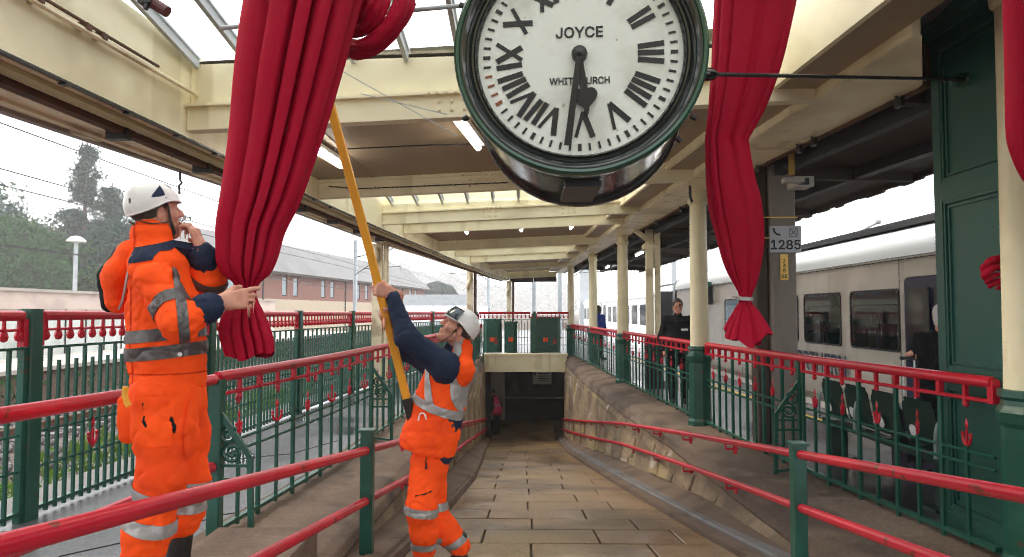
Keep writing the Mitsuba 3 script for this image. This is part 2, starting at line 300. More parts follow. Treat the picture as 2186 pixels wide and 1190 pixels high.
# cracks and slab edges in the left platform
for pts in ([(-2.9, 4.4), (-2.45, 4.9), (-2.3, 5.3), (-2.05, 5.45)], [(-3.3, 7.1), (-2.5, 7.6), (-2.2, 8.4)]):
    put(M().tube([(x, y, .001) for x, y in pts], .006, 4), 'iron_black', 'crack', lp)
k = put(M().grid(np.array([[(XPE(y) - .06, y, .03), (XPE(y) + .32, y, .03), (XPE(y) + .32, y, .0)] for y in YPL if y < 25]), flip=True).grid(np.array([[(XPE(y) - .06, y, -.12), (XPE(y) - .06, y, .03)] for y in YPL if y < 25]), flip=True), 'concrete_wet', 'edging', lp)
ye = [y for y in YPL if -8 < y < 25]
put(M().grid(np.array([[(4.22 - .045 * (y - 7.5), y, .004), (4.32 - .045 * (y - 7.5), y, .004)] for y in ye]), flip=True), 'yellow_paint', 'yellow_line', rp)
put(M().grid(np.array([[(4.72, y, .006), (5.08, y, .006)] for y in ye]), flip=True).grid(np.array([[(5.08, y, .006), (5.08, y, -.15)] for y in ye]), flip=True), 'concrete', 'edging', rp)

# ramp with its flagstones
m = M().grid(np.array([[(XL(y) - .4, y, fz(y) - .03), (XR(y) + .4, y, fz(y) - .03)] for y in np.concatenate([YS[YS > 2], [26, 31]])]), flip=True)
ramp = put(m, 'coping', 'ramp'); tag(ramp, 'stone flagged ramp sloping down to the subway', 'ramp', kind='structure')
def flag(m, xa0, xb0, ya, xa1, xb1, yb, jz, c=.006):
    """One flag between two rows: a slab with eased edges, its corners at slightly different heights."""
    b = [(xa0, ya, fz(ya) - .03), (xb0, ya, fz(ya) - .03), (xb1, yb, fz(yb) - .03), (xa1, yb, fz(yb) - .03)]
    t = [(x, y, fz(y) + j) for (x, y, _), j in zip(b, jz)]
    ins = [(xa0 + c, ya + c), (xb0 - c, ya + c), (xb1 - c, yb - c), (xa1 + c, yb - c)]
    u = [(x, y, fz(y) + j + .005) for (x, y), j in zip(ins, jz)]
    m.add(np.array(b + t + u), [[0, 1, 5, 4], [1, 2, 6, 5], [2, 3, 7, 6], [3, 0, 4, 7], [4, 5, 9, 8], [5, 6, 10, 9], [6, 7, 11, 10], [7, 4, 8, 11], [8, 9, 10, 11]])
far = M(); y = 3.30; row = 0
while y < YP + 4.5:
    d = .54 + .08 * rng.random(); j = .008
    y1 = y + d; xa, xb = XL(y), XR(y); xs = [xa]
    mid = .06 + (.0 if row % 2 else -.42) + .10 * (rng.random() - .5)
    cuts = [mid - .95 - .1 * rng.random(), mid, mid + .84 + .12 * rng.random(), mid + 1.6]
    xs += [c for c in cuts if xa + .2 < c < xb - .2] + [xb]
    for a, b in zip(xs[:-1], xs[1:]):
        near = y < 14
        mm = M() if near else far
        e0, e1 = (XL(y1) - XL(y)) * (a == xa), (XR(y1) - XR(y)) * (b == xb)
        flag(mm, a + j, b - j, y + j, a + j + e0, b - j + e1, y1 - j, (rng.random(4) - .5) * .007)
        if near: put(mm, 'flag_stone', 'flagstone', ramp)
    y = y1; row += 1
put(far, 'flag_stone', 'flagstones', ramp, kind='stuff', label='worn flags far down the ramp')

# retaining walls of the ramp: wall face, brow and coping; s = +1 on the train's side
def wall_section(y, s):
    xw, xf, x0 = (XWR(y), XFR(y), XR(y)) if s > 0 else (XWL(y), XFL(y), XL(y)); z = float(fz(y)); dep = max(.0, -z)
    top = -min(.24, .06 + .16 * dep) if dep > .1 else -.5 * dep; pl = min(.15, .3 * dep + .02)
    kerb = [(x0 + s * .0, z - .02), (x0 + s * .01, z + .035), (x0 + s * .10, z + .04)] if s > 0 else [(x0, z - .02), (x0 - .02, z + .05), (x0 - .06, z + .06)]
    return kerb, [(min(xw - .05, x0 + .46) if s > 0 else xw, z + pl)], [(xw + s * .03, top), (xw + s * .07, top * .55), (xw + s * .16, top * .22), (xf - s * .12, -.015), (xf + s * .16, .02)]
walls = {}
for s, lab in ((1, 'brown stone and render retaining wall below the fence by the train'), (-1, 'brown retaining wall below the fence on the side of the tracks')):
    ys = np.concatenate([np.arange(3.3, YP, .22), [YP]])
    key = thing('retaining_wall', lab, 'wall'); walls[s] = key
    nz = lambda S, a: S + V(1, 0, 1) * (a * (meshkit.fbm(S * V(2.2, 2.2, 3.4), 4, 5) - .5))[..., None]
    A = []
    for y in ys:
        k, f, c = wall_section(y, s); b = np.array(f + c[:1]); t = np.linspace(0, 1, 7)[:, None]
        A.append([(x, y, z) for x, z in b[0] * (1 - t) + b[1] * t])
    A = np.array(A); cutn = int((5.0 - 3.3) / .22)
    put(M().grid(nz(A[:cutn + 1], .02), flip=(s < 0)), 'roughcast' if s > 0 else 'coping', 'rendered_face', key, smooth=40)
    m = M().grid(nz(A[cutn:], .015), flip=(s < 0)); put(m, 'wall_stone', 'wall_face', key, smooth=40)
    A = []
    for y in ys:
        k, f, c = wall_section(y, s); c = np.array([(c[0][0] + s * .01, c[0][1] - .03)] + c); cc = np.repeat(c, 3, 0)[1:-1] * .5 + (np.repeat(c, 3, 0)[2:] + np.repeat(c, 3, 0)[:-2]) * .25
        A.append([(x - s * .022, y, z + .012) for x, z in cc])
    put(M().grid(nz(np.array(A), .03), flip=(s < 0)), 'coping', 'coping', key, smooth=60)
    A = []
    for y in ys:
        k, f, c = wall_section(y, s); k = k + [f[0]]; kk = np.array(k[-2:]); t = np.linspace(0, 1, 4)[1:-1, None]
        A.append([(x, y, z) for x, z in k[:-1] + list(map(tuple, kk[0] * (1 - t) + kk[1] * t)) + [(f[0][0] + s * .02, f[0][1] + .01)]])
    put(M().grid(nz(np.array(A), .012), flip=(s < 0)), 'stone_brown', 'plinth', key, smooth=40)
    # kerb stones along the foot
    y = 3.5
    while y < YP - .5:
        L = .85 + .35 * rng.random(); y1 = y + L - .012; m = M(); q = []
        for yy in (y, y1):
            x0 = XR(yy) + .11 if s > 0 else XL(yy) - .05; z = float(fz(yy)); w = .14 * s
            q.append([(x0, yy, z), (x0 + .006 * s, yy, z + .062), (x0 + .02 * s, yy, z + .078), (x0 + w, yy, z + .085), (x0 + w, yy, z)])
        m.grid(np.array(q), flip=(s < 0))
        for e, r in ((0, s > 0), (1, s < 0)):
            ring = q[e] if r else q[e][::-1]; m.add(ring, [[0, 1, 2], [0, 2, 3], [0, 3, 4]])
        put(m, 'kerb_stone' if s > 0 else 'stone_brown', 'kerb', key); y = y1 + .012
    # stone blocks in the face
    zc = -2.84; cnt = 0
    while zc < -.32:
        h = .30 + .07 * rng.random(); y = 5.2 + rng.random() * .8
        while y < YP - .3:
            L = .42 + .5 * rng.random(); y1 = min(y + L, YP - .05)
            ok = True; pts = []
            for yy, zz in ((y, zc), (y1, zc), (y1, zc + h), (y, zc + h)):
                k, f, c = wall_section(yy, s); z0, z1 = f[0][1], c[0][1] - .02
                zz = min(max(zz, z0 + .01), z1 - .05); t = (zz - z0) / (z1 - z0); pts.append(((f[0][0] * (1 - t) + c[0][0] * t), yy, zz))
            hh = min(pts[3][2] - pts[0][2], pts[2][2] - pts[1][2])
            if hh > .07 and y > 5.1 and meshkit.noise(V(y, zc * 2, 3) * 1.1) < .66:
                o = -.004 + .012 * rng.random(); e = .010; p = np.array(pts); n = V(-s, 0, 0)
                cen = p.mean(0); back = p + (cen - p) * .012 / max(hh, .2); mid_ = back + n * (o + .012)
                fr = back + n * (o + .012 + .012) + np.sign(cen - back) * V(0, e, e) + n * (rng.random((4, 1)) - .5) * .006
                m = M(); vv = np.vstack([back - n * .02, mid_, fr]); ff = [[i + a, (i + 1) % 4 + a, (i + 1) % 4 + a + 4, i + a + 4] for a in (0, 4) for i in range(4)] + [[8, 9, 10, 11]]
                m.add(vv, np.array(ff) if s < 0 else np.array(ff)[:, ::-1]); put(m, 'wall_stone', 'stone', key); cnt += 1
            y = y1 + .01
        zc += h + .01
# subway below the far end
sub = thing('subway', 'dark subway at the foot of the ramp under a cream lintel', 'subway')
zt = -.52
put(M().box(-1.42, 1.44, YP - .06, YP + .32, zt, .03), 'cream_paint', 'lintel', sub)
put(M().box(-1.46, 1.48, YP - .10, YP + .34, .03, .10), 'cream_paint', 'lintel_cap', sub)
m = M().box(-3.2, -1.36, YP + .02, YP + .3, -3.1, -.004).box(1.37, 3.4, YP + .02, YP + .3, -3.1, -.004); put(m, 'stone_brown', 'portal_wall', sub)
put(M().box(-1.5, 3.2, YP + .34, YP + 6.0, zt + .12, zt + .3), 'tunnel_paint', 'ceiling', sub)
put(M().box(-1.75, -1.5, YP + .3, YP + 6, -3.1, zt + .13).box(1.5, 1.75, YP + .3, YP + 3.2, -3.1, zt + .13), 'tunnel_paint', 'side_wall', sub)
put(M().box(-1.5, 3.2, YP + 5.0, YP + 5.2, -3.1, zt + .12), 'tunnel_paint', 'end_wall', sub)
put(M().box(-1.5, -.82, YP + 4.86, YP + 4.99, -2.9, -.78), 'concrete_pink', 'doorway', sub)
put(M().box(-1.4, 3, YP + 4.95, YP + 4.985, -2.02, -1.98), 'concrete', 'rail', sub)
put(M().box(-1.5, 3.2, YP + .3, YP + 6, -2.99, -2.915), 'coping', 'floor', sub)
s1 = thing('hanging_sign', 'dim long sign hanging from the subway ceiling', 'sign')
put(M().box(-.93, .0, YP + 3.2, YP + 3.24, -.66, -.42), 'timber_dark', 'board', s1)
put(M().box(-.6, -.585, YP + 3.21, YP + 3.23, -.42, zt + .12).box(-.3, -.285, YP + 3.21, YP + 3.23, -.42, zt + .12), 'iron_black', 'hanger', s1)
s2 = thing('direction_sign', 'pale direction sign with lines of dark lettering inside the subway mouth', 'sign')
put(M().box(.30, 1.00, YP + 2.2, YP + 2.24, -1.16, -.68), 'sign_board', 'board', s2)
for r in range(4): put(M().box(.50, .93 - .06 * (r % 2), YP + 2.19, YP + 2.199, -.79 - .09 * r, -.75 - .09 * r), 'ink', 'line', s2)
put(M().box(.33, .42, YP + 2.19, YP + 2.199, -.83, -.72), 'ink', 'arrow', s2)
for x, r in ((1.12, .5), (-1.28, -.2)):
    l = thing('subway_lamp', f'thin lit tube lamp under the lintel at the subway mouth, on the {"train" if x > 0 else "track"} side', 'lamp')
    scene[newkey(l + '__tube')] = mikit.ply(M().tube([(x, YP + .4, zt + .04), (x + .08 * np.sign(x), YP + 1.0, zt - .02)], .02, 6).get(), 'lamp_tube', emitter={'type': 'area', 'radiance': rgb(.5, .48, .42)})
    put(M().box(x - .03, x + .12, YP + .36, YP + 1.02, zt + .06, zt + .11), 'white_paint', 'housing', l)
# far-end fence ground beam is the lintel cap; step under the worker on the track side
k = put(M().box(-1.92, -1.30, 2.2, 4.45, -.02, .17), 'coping', 'step_block'); tag(k, 'brown concrete step at the head of the ramp under the tall worker', 'step')
KB = 1.65     # how much farther out the wooded bank stands than its first sketch
nth = 'first second third fourth fifth sixth seventh eighth ninth'.split()
# ---------------------------------------------------------------- tracks, opposite side, buildings, trees
for i, xs in enumerate(((-11.16, -9.72), (-7.6, -6.16), (8.0, 6.55))):
    if i == 1: continue
    tk = thing('railway_track', 'rusty rails on sleepers in the ballast beyond the island platform' if i == 0 else 'rails under the train at the wide platform', 'railway track')
    for x in xs:
        m = M()
        for a, b, w in ((-.95 + .0, -.93, .13), (-.93, -.81, .02), (-.81, -.775, .068)): m.box(x - w / 2, x + w / 2, -30, 300, a + .10, b + .10)
        put(m, 'rust_iron', 'rail', tk)
    if i == 0:
        for y in np.arange(6, 34, .7): put(M().box(-11.75, -9.15, y, y + .26, -.97, -.86), 'concrete_wet', 'sleeper', tk)
c = thing('cable_trough', 'line of concrete trough lids between the platform and the rails', 'cable trough')
for y in np.arange(2, 34, 1.0): put(M().box(-6.72 + .02 * math.sin(y * 3), -6.28, y, y + .985, -.95, -.78 + .01 * math.sin(y * 7)), 'concrete_wet', 'lid', c)
# ballast shoulder stones: loose stones, nobody would count them
st = []
ico = trimesh.creation.icosahedron()
for _ in range(2600):
    y = 3 + 28 * rng.random() ** 1.3; x = -6.8 - 5.6 * rng.random()
    w = ico.vertices * (.035 + .05 * rng.random()) * (1 + .5 * (rng.random(3) - .5)) + V(x, y, -.92 + .07 * rng.random()); st.append((w, ico.faces))
m = M(); [m.add(a, b) for a, b in st]; k = put(m, 'concrete_wet', 'ballast_stones'); tag(k, 'loose grey ballast stones around the rails', 'ballast', kind='stuff')
def leaves(centres, size, n, r, up=.0):
    """n leaf quads around each centre."""
    c = np.repeat(np.asarray(centres, float), n, 0); N = len(c)
    c = c + rng.normal(size=(N, 3)) * np.repeat(np.broadcast_to(np.asarray(r, float), (len(centres), 3)), n, 0)
    a = rng.normal(size=(N, 3)); a /= np.linalg.norm(a, axis=1, keepdims=True); b = np.cross(a, rng.normal(size=(N, 3))); b /= np.linalg.norm(b, axis=1, keepdims=True)
    a = a * size * (.6 + .8 * rng.random((N, 1))); b = b * size * .55 * (.6 + .8 * rng.random((N, 1)))
    if up: a[:, 2] += up * size
    v = np.stack([c - b, c + a * .4 - b * .1, c + b, c + a], 1).reshape(-1, 3); i = np.arange(N)[:, None] * 4
    return v, np.vstack([i + [0, 1, 3], i + [1, 2, 3]])
# weeds by the track and at the platform edge
cs = [(-5.4 - 1.2 * rng.random(), 5 + 14 * rng.random(), -.75 + .18 * rng.random()) for _ in range(70)]
v, f = leaves(cs, .12, 26, (.16, .22, .10), .8); k = put((v, f), 'leaf_weed', 'weeds'); tag(k, 'bright green weeds growing along the trough and ballast', 'weeds', kind='stuff')
cs = [(-12.6 - .5 * rng.random(), 8 + 30 * rng.random(), -.7 + .5 * rng.random()) for _ in range(45)]
v, f = leaves(cs, .14, 30, (.25, .5, .22), .5); k = put((v, f), 'leaf_green', 'undergrowth'); tag(k, 'green undergrowth at the foot of the far platform wall', 'undergrowth', kind='stuff')
# opposite platform and its panelled wall
op = thing('opposite_platform', 'far platform across the rails with a brown stone face', 'platform', kind='structure')
put(M().box(-20, -13.6, -10, 56, -.95, -.12), 'stone_brown', 'face', op); put(M().box(-20.1, -13.4, -10, 56, -.12, .0), 'concrete', 'coping', op)
wl = thing('panelled_wall', 'low grey panelled wall with pinkish coping band on the far platform', 'wall')
y = -2.0; i = 0
while y < 47:
    put(M().box(-17.0, -16.9, y + .02, y + 1.18, .0, 1.62), 'panel_grey', 'panel', wl); put(M().box(-16.92, -16.86, y - .025, y + .02, .0, 1.62), 'iron_black', 'batten', wl); y += 1.2
put(M().box(-17.1, -16.8, -2, 47, 1.62, 2.22), 'concrete_pink', 'band', wl); put(M().box(-17.2, -16.7, -2.1, 47.1, 2.22, 2.32), 'concrete', 'cap', wl)
# lamp post
b = G(148, 667 - 1); lx, ly = -18.2, 28.1
l = thing('lamp_post', 'slim grey lamp post with a pale flat lantern behind the panelled wall', 'lamp post')
put(M().tube([(lx, ly, -.5), (lx, ly, 4.35)], [.09, .075], 8), 'galv', 'post', l)
put(M().lathe([(.0, 4.62), (.18, 4.58), (.36, 4.42), (.34, 4.38), (.0, 4.36)], (lx, ly, 0), 12), 'white_paint', 'lantern', l)
# brick building
bd = thing('brick_building', 'long two storey building in red and buff brick under a grey slate roof', 'building')
A, B = V(-27.0, 57.5, 0), V(-17.6, 124, 0); dv = unit(B - A); nv = V(dv[1], -dv[0], 0); Lb = np.linalg.norm(B - A)
def bx(s0, s1, o0, o1, z0, z1, m=None):
    m = m or M(); q = [A + dv * s + nv * o for s, o in ((s0, o0), (s0, o1), (s1, o1), (s1, o0))]
    return m.hexa([p + V(0, 0, z0) for p in q], [p + V(0, 0, z1) for p in q])
zb0, zb1, zb2 = -1.0, 2.85, 5.6
put(bx(0, Lb, -5, 0, zb0, zb1), 'brick_buff', 'lower_wall', bd)
wins = [4.5, 7.2, 14.5, 17, 24, 26.6, 35, 38, 46, 49, 58, 61]
edges = [0]; m = M()
for s in wins: m = bx(edges[-1], s, -5, .0, zb1, zb2, m); edges.append(s + 1.15)
m = bx(edges[-1], Lb, -5, 0, zb1, zb2, m)
for s in wins: bx(s, s + 1.15, -5, -.25, zb1, zb2, m); bx(s, s + 1.15, -.25, .0, zb1, zb1 + .35, m); bx(s, s + 1.15, -.25, 0, zb2 - .35, zb2, m)
put(m, 'brick_red', 'upper_wall', bd)
for s in wins:
    w = put(bx(s + .02, s + 1.13, -.22, -.12, zb1 + .36, zb2 - .36), 'timber_dark', 'window', bd)
    put(bx(s + .12, s + 1.03, -.12, -.10, zb1 + .46, zb2 - .46), 'pane_pale', 'pane', w)
for s in (10.5, 31, 54): put(bx(s, s + .12, 0, .12, zb0, zb2), 'timber_dark', 'downpipe', bd)
m = M(); q = lambda s, o, z: A + dv * s + nv * o + V(0, 0, z)
m.add([q(-.8, .8, zb2 - .05), q(Lb + .8, .8, zb2 - .05), q(Lb - 2, -2.6, zb2 + 3.4), q(2, -2.6, zb2 + 3.4), q(-.8, -5.8, zb2), q(Lb + .8, -5.8, zb2)], [[0, 1, 2, 3], [4, 3, 2, 5], [1, 5, 2, 2], [0, 3, 4, 4]])
rf = put(m, 'slate', 'roof', bd)
put(bx(-.8, Lb + .8, .62, .82, zb2 - .28, zb2 - .02), 'timber_dark', 'gutter', bd)
# hazy white canopy/vehicle roof far beyond
k = put(M().box(-8.5, -3.2, 50, 62, 0.6, 2.0), 'train_white', 'white_shed'); tag(k, 'low white shed roof in the mist beyond the platform end', 'shed')
k = put(M().box(-13, -6, 75, 84, -1, 3.4), 'galv', 'grey_shed'); tag(k, 'grey flat building deep in the mist past the brick building', 'building')
# trees
def bare(name, base, h, seed, label, group='bare winter trees'):
    r = np.random.default_rng(seed); m = M()
    def br(p, d, L, rad, lev):
        q = [p]; dd = d
        for _ in range(3): dd = unit(dd + r.normal(size=3) * .13 + V(0, 0, .05)); q.append(q[-1] + dd * L / 3)
        m.tube(q, np.linspace(rad, rad * .6, 4), 4 if lev < 2 else 3)
        if lev >= 4: return
        for _ in range((5, 4, 4, 3)[lev]):
            t = .35 + .65 * r.random(); a = q[0] + (q[-1] - q[0]) * t; w = unit(dd + r.normal(size=3) * .55); br(a, w, L * (.5 + .2 * r.random()), rad * .5, lev + 1)
    k = thing(name, label, 'tree', group); base = np.asarray(base, float)
    br(base, V(0, 0, 1), h * .5, h * .016, 0); put(m, 'bark', 'crown', k); put(M().tube([base + V(0, 0, -1), base + V(0, 0, h * .25)], [h * .02, h * .014], 7), 'bark', 'trunk', k)
def conifer(base, h, w, seed, label, mat='leaf_pine', tiers=26, gap=.15, group=None):
    r = np.random.default_rng(seed); k = thing('pine_tree', label, 'tree', group); base = np.asarray(base, float); cs = []; m = M()
    m.tube([base + V(0, 0, -1), base + V(0, 0, h * .5), base + V(0, 0, h)], [h * .018, h * .012, h * .003], 7)
    for t in range(tiers):
        z = h * (.12 + .86 * t / tiers); rad = w * (1 - (t / tiers) ** 1.4) * (.65 + .6 * r.random()) + .25
        for a in range(7):
            if r.random() < gap: continue
            an = r.random() * 6.28; L = rad * (.6 + .5 * r.random()); e = base + V(math.cos(an) * L, math.sin(an) * L, z + .06 * L - .02 * L * L)
            s = base + V(0, 0, z); m.tube([s, (s + e) / 2 + V(0, 0, .06 * L), e], [.05, .035, .015], 3)
            for u in np.linspace(.3, 1, max(3, int(L * 1.6))): cs.append(s + (e - s) * u + V(0, 0, .10 * L * math.sin(u * 3)))
    v, f = leaves(cs, .5 * KB * .8, 16, (.42 * KB * .7, .42 * KB * .7, .34)); put(m, 'bark', 'trunk', k); put((v, f), mat, 'crown', k)
def bushy(name, base, h, w, seed, label, mat='leaf_green', n=420, size=.5, group=None):
    r = np.random.default_rng(seed); k = thing(name, label, 'tree' if 'tree' in name else 'bush', group); base = np.asarray(base, float)
    d = r.normal(size=(n, 3)); d /= np.linalg.norm(d, axis=1, keepdims=True); rad = (r.random((n, 1)) ** .45) * (1 + .55 * (meshkit.noise(d * 2.2 + seed * 7, 3) - .5))[:, None]
    cs = base + V(0, 0, h * .55) + d * rad * V(w, w, h * .5); cs = cs[cs[:, 2] > base[2]]
    v, f = leaves(cs, size, 18, .40 * max(1, w / 6)); put((v, f), mat, 'crown', k)
    m = M()
    for _ in range(7): e = cs[r.integers(len(cs))]; m.tube([base + V(0, 0, -.5), base * .4 + e * .6 + V(0, 0, -.2), e], [h * .022, h * .014, h * .005], 5)
    put(m, 'bark', 'trunk', k)
conifer((-45.8 * KB, 72 * KB, -2.7), 20.6 * KB, 4.6 * KB, 1, 'tall dark pine rising above all the other trees behind the panelled wall')
conifer((-41.2 * KB, 69 * KB, -2.7), 15.5 * KB, 4.4 * KB, 2, 'broad lower conifer close beside the tall dark pine', tiers=20, gap=.08)
conifer((-49.5 * KB, 76 * KB, -2.7), 13.5 * KB, 3.4 * KB, 3, 'shorter pine half hidden on the outer side of the tall dark pine', tiers=18)
for i, (x, y, h, w, lab) in enumerate([(-52, 64, 12.8, 5.8, 'ivy covered bush at the outer edge of the wooded bank'), (-46, 60, 10.1, 5.1, 'rounded green bush behind the lamp post'), (-41, 58, 9.5, 4.8, 'dark green bush between the lamp post and the tall worker'),
        (-36, 62, 10.3, 5.1, 'mid green bush behind the tall worker'), (-57, 70, 14.9, 6.3, 'large ivy clad bush farthest out on the bank'), (-31.5, 58, 7.6, 4.1, 'low bush near the end of the brick building'), (-49, 56, 8.1, 4.6, 'low leafy bush just above the panelled wall'), (-38, 54, 6.2, 4.1, 'small dark bush just above the panelled wall by the worker')]):
    bushy('bush', (x * KB, y * KB, -2.7), h * KB, w * KB, 20 + i, lab, 'leaf_green' if i % 3 else 'leaf_pine', n=760, size=.5 * KB)
for i, (x, y, h, w, lab) in enumerate([(-62, 84, 13, 7, 'dark misty tree mass behind the bank, outermost'), (-53, 86, 12, 7, 'dark misty tree mass behind the tall pine'), (-44, 84, 12.5, 6.5, 'dark misty tree mass behind the lower conifer'), (-36.5, 82, 10.5, 6, 'dark misty tree mass behind the tall worker')]):
    bushy('woodland_tree', (x * KB, y * KB, -2.7), h * KB, w * KB, 80 + i, lab, 'leaf_pine', n=700, size=.6 * KB)
for i, (x, y, h) in enumerate(sorted([(-55, 66, 14), (-51.5, 70, 15.5), (-50, 68, 15), (-58.5, 69, 14), (-34.5, 66, 14), (-31.5, 70, 13.5), (-29.8, 67, 12), (-36.5, 72, 13.5), (-47, 66, 13)])):
    bare('bare_tree', (x * KB, y * KB, -2.7), h * KB, 40 + i, f'leafless winter tree, {nth[i]} of nine on the wooded bank counted towards the brick building', 'leafless trees on the wooded bank')
def mist_tree(base, h, w, seed, label):
    r = np.random.default_rng(seed); k = thing('misty_tree', label, 'tree', 'trees lost in the mist'); base = np.asarray(base, float); m = M(); cs = []
    ic = trimesh.creation.icosphere(2)
    for _ in range(11):
        d = r.normal(size=3); d /= np.linalg.norm(d); c = base + V(0, 0, h * .56) + d * V(w, w, h * .36) * r.random() ** .5; q = w * (.34 + .3 * r.random())
        v = ic.vertices * (1 + .75 * (meshkit.fbm(ic.vertices * 2.6 + seed + _, 4, seed) - .5))[:, None]; m.add(c + v * q * V(1, 1, .85), ic.faces); cs += list(c + ic.vertices[::20] * q * .95)
    put(m, 'leaf_mist', 'crown', k, smooth=True); put(M().tube([base + V(0, 0, -2), base + V(0, 0, h * .6)], [h * .025, h * .012], 7), 'bark', 'trunk', k)
for i, (x, y, h, w) in enumerate(sorted([(-20, 172, 11, 5), (-110, 900, 50, 30), (-64, 930, 40, 34), (-30, 980, 34, 32), (-160, 860, 60, 34), (8, 1000, 38, 34), (-210, 840, 56, 36), (50, 1000, 40, 36)])):
    mist_tree((x, y, -2), h, w, 60 + i, f'grey tree lost in the mist, {nth[i]} of eight from the brick building')
hl = M(); X_ = np.linspace(-700, 700, 60); prof = 14 + 22 * meshkit.fbm(np.stack([X_ / 160, X_ * 0, X_ * 0], -1), 4, 3)
hl.grid(np.array([[(x * 1.25, 1180 - abs(x) * .3, -3), (x * 1.25, 1300 - abs(x) * .3, h * 1.6)] for x, h in zip(X_, prof)])); k = put(hl, 'leaf_mist', 'hills', smooth=True); tag(k, 'faint wooded hills behind everything', 'hills', kind='structure')
# catenary masts and wires
def mast(x, y, h, side, label):
    k = thing('catenary_mast', label, 'mast'); s = side
    put(M().box(x - .13, x - .09, y - .12, y + .12, -1, h).box(x + .09, x + .13, y - .12, y + .12, -1, h).box(x - .09, x + .09, y - .015, y + .015, -1, h), 'galv', 'post', k)
    put(M().tube([(x, y, 5.6), (x + s * 2.9, y, 6.3)], .035, 5).tube([(x, y, 4.3), (x + s * 2.7, y, 6.2)], .035, 5).tube([(x + s * .6, y, 4.75), (x + s * 3.4, y, 4.95)], .03, 5).tube([(x + s * 3.4, y, 4.95), (x + s * 3.4, y, 4.6)], .025, 5), 'iron_black', 'bracket', k)
    put(M().lathe([(.03, 0), (.07, .05), (.03, .1), (.07, .15), (.03, .2), (.07, .25), (.03, .3)], (x + s * .15, y, 5.64), 8, (s, 0, .24)), 'timber_dark', 'insulator', k)
mast(-12.6, 52, 6.9, 1, 'grey overhead line mast in front of the brick building with arms out to the tracks'); mast(-3.2, 62, 7.2, -1, 'grey mast seen past the canopy post at the far end')
mast(.6, 46, 6.6, 1, 'grey mast standing beyond the far end fence, first of two'); mast(2.2, 44, 6.6, 1, 'grey mast standing beyond the far end fence, second of two'); mast(9.2, 36, 7.4, -1, 'tall pale mast behind the far train'); mast(3.8, 58, 7, 1, 'wide misty mast behind the slender column at the far end')
gt = thing('line_gantry', 'lattice gantry over the tracks in the mist, above the far train', 'gantry')
m = M()
for z in (6.2, 7.0): m.bar((-2.0, 66, z), (14, 66, z), .12, .12)
for i in range(16): m.bar((-2 + i, 66, 6.2), (-1 + i, 66, 7.0), .07, .07)
put(m, 'galv', 'truss', gt); put(M().box(13.8, 14.2, 65.8, 66.2, -1, 7), 'galv', 'leg', gt); put(M().box(5.2, 6.2, 65.8, 66.2, -1, 7), 'galv', 'leg', gt)
for i in range(6): put(M().tube([(4.4 + .9 * i + .35 * math.cos(a), 65.7, 7.4 + .35 * math.sin(a)) for a in np.linspace(0, 5.5, 12)], .03, 4), 'iron_black', 'coil', gt)
for i, (x, z, lab) in enumerate([(-10.4, 5.3, 'topmost overhead wire across the sky over the tracks'), (-11.0, 4.62, 'second overhead wire down, passing the tall pine'), (-11.0, 4.28, 'third overhead wire down, close under the second'), (-15.6, 3.62, 'thick dark cable sagging low in front of the trees'), (-10.4, 6.5, 'upper catenary wire high over the tracks')]):
    y = np.linspace(-6, 130, 60); sag = -.10 * np.sin((y % 42) / 42 * np.pi) * (1 if i else .3)
    k = put(M().tube(np.stack([np.full(60, x), y, z + sag], 1), .016 if i != 3 else .03, 4), 'iron_black', 'overhead_wire'); tag(k, lab, 'overhead wire')
# ================================================================ canopy over the ramp
XB = ip([(-7, -3.15), (3.58, -2.76), (5.5, -2.67), (8.6, -2.54), (11.6, -2.36), (15, -2.10), (20, -1.72), (27, -1.05), (30, -.66)])
XE = ip([(-16, -4.5), (-7, -4.1), (4.9, -3.70), (7.7, -3.38), (14.1, -3.02), (23, -1.90), (30, -.80)])
XC = ip([(-7, 2.7), (1, 2.5), (5.5, 2.27), (8.6, 2.06), (13.2, 1.82), (20, 1.6), (27, 1.42), (30, 1.36)])   # inner board by the columns
XK = lambda y: XFR(np.minimum(y, 25)) + .14 + (-.03 * (y - 25) if np.ndim(y) == 0 and y > 25 else 0)
zc = lambda x: 3.075 + .045 * x
can = thing('station_canopy', 'cream painted iron and timber canopy with glazed bays over the ramp', 'canopy')
def sweep(xf, dx0, dx1, z0, z1, ys, mat, name, parent=None, zf=None):
    m = M(); S = []
    for y in ys:
        a, b = sorted((xf(y) + dx0, xf(y) + dx1)); dz = zf(y) if zf else 0
        S.append([(a, y, z0 + dz), (b, y, z0 + dz), (b, y, z1 + dz), (a, y, z1 + dz)])
    S = np.array(S); m.grid(S, closed=True, flip=True); m.add(S[0], [[0, 1, 2, 3]]); m.add(S[-1], [[3, 2, 1, 0]])
    return put(m, mat, name, parent or can)
YC = np.array([-16, -10, -7, -3, 0, 2, 3.58, 4.9, 5.5, 7.7, 8.6, 10, 11.6, 14.1, 16.4, 18, 20, 23, 25, 27, 30])
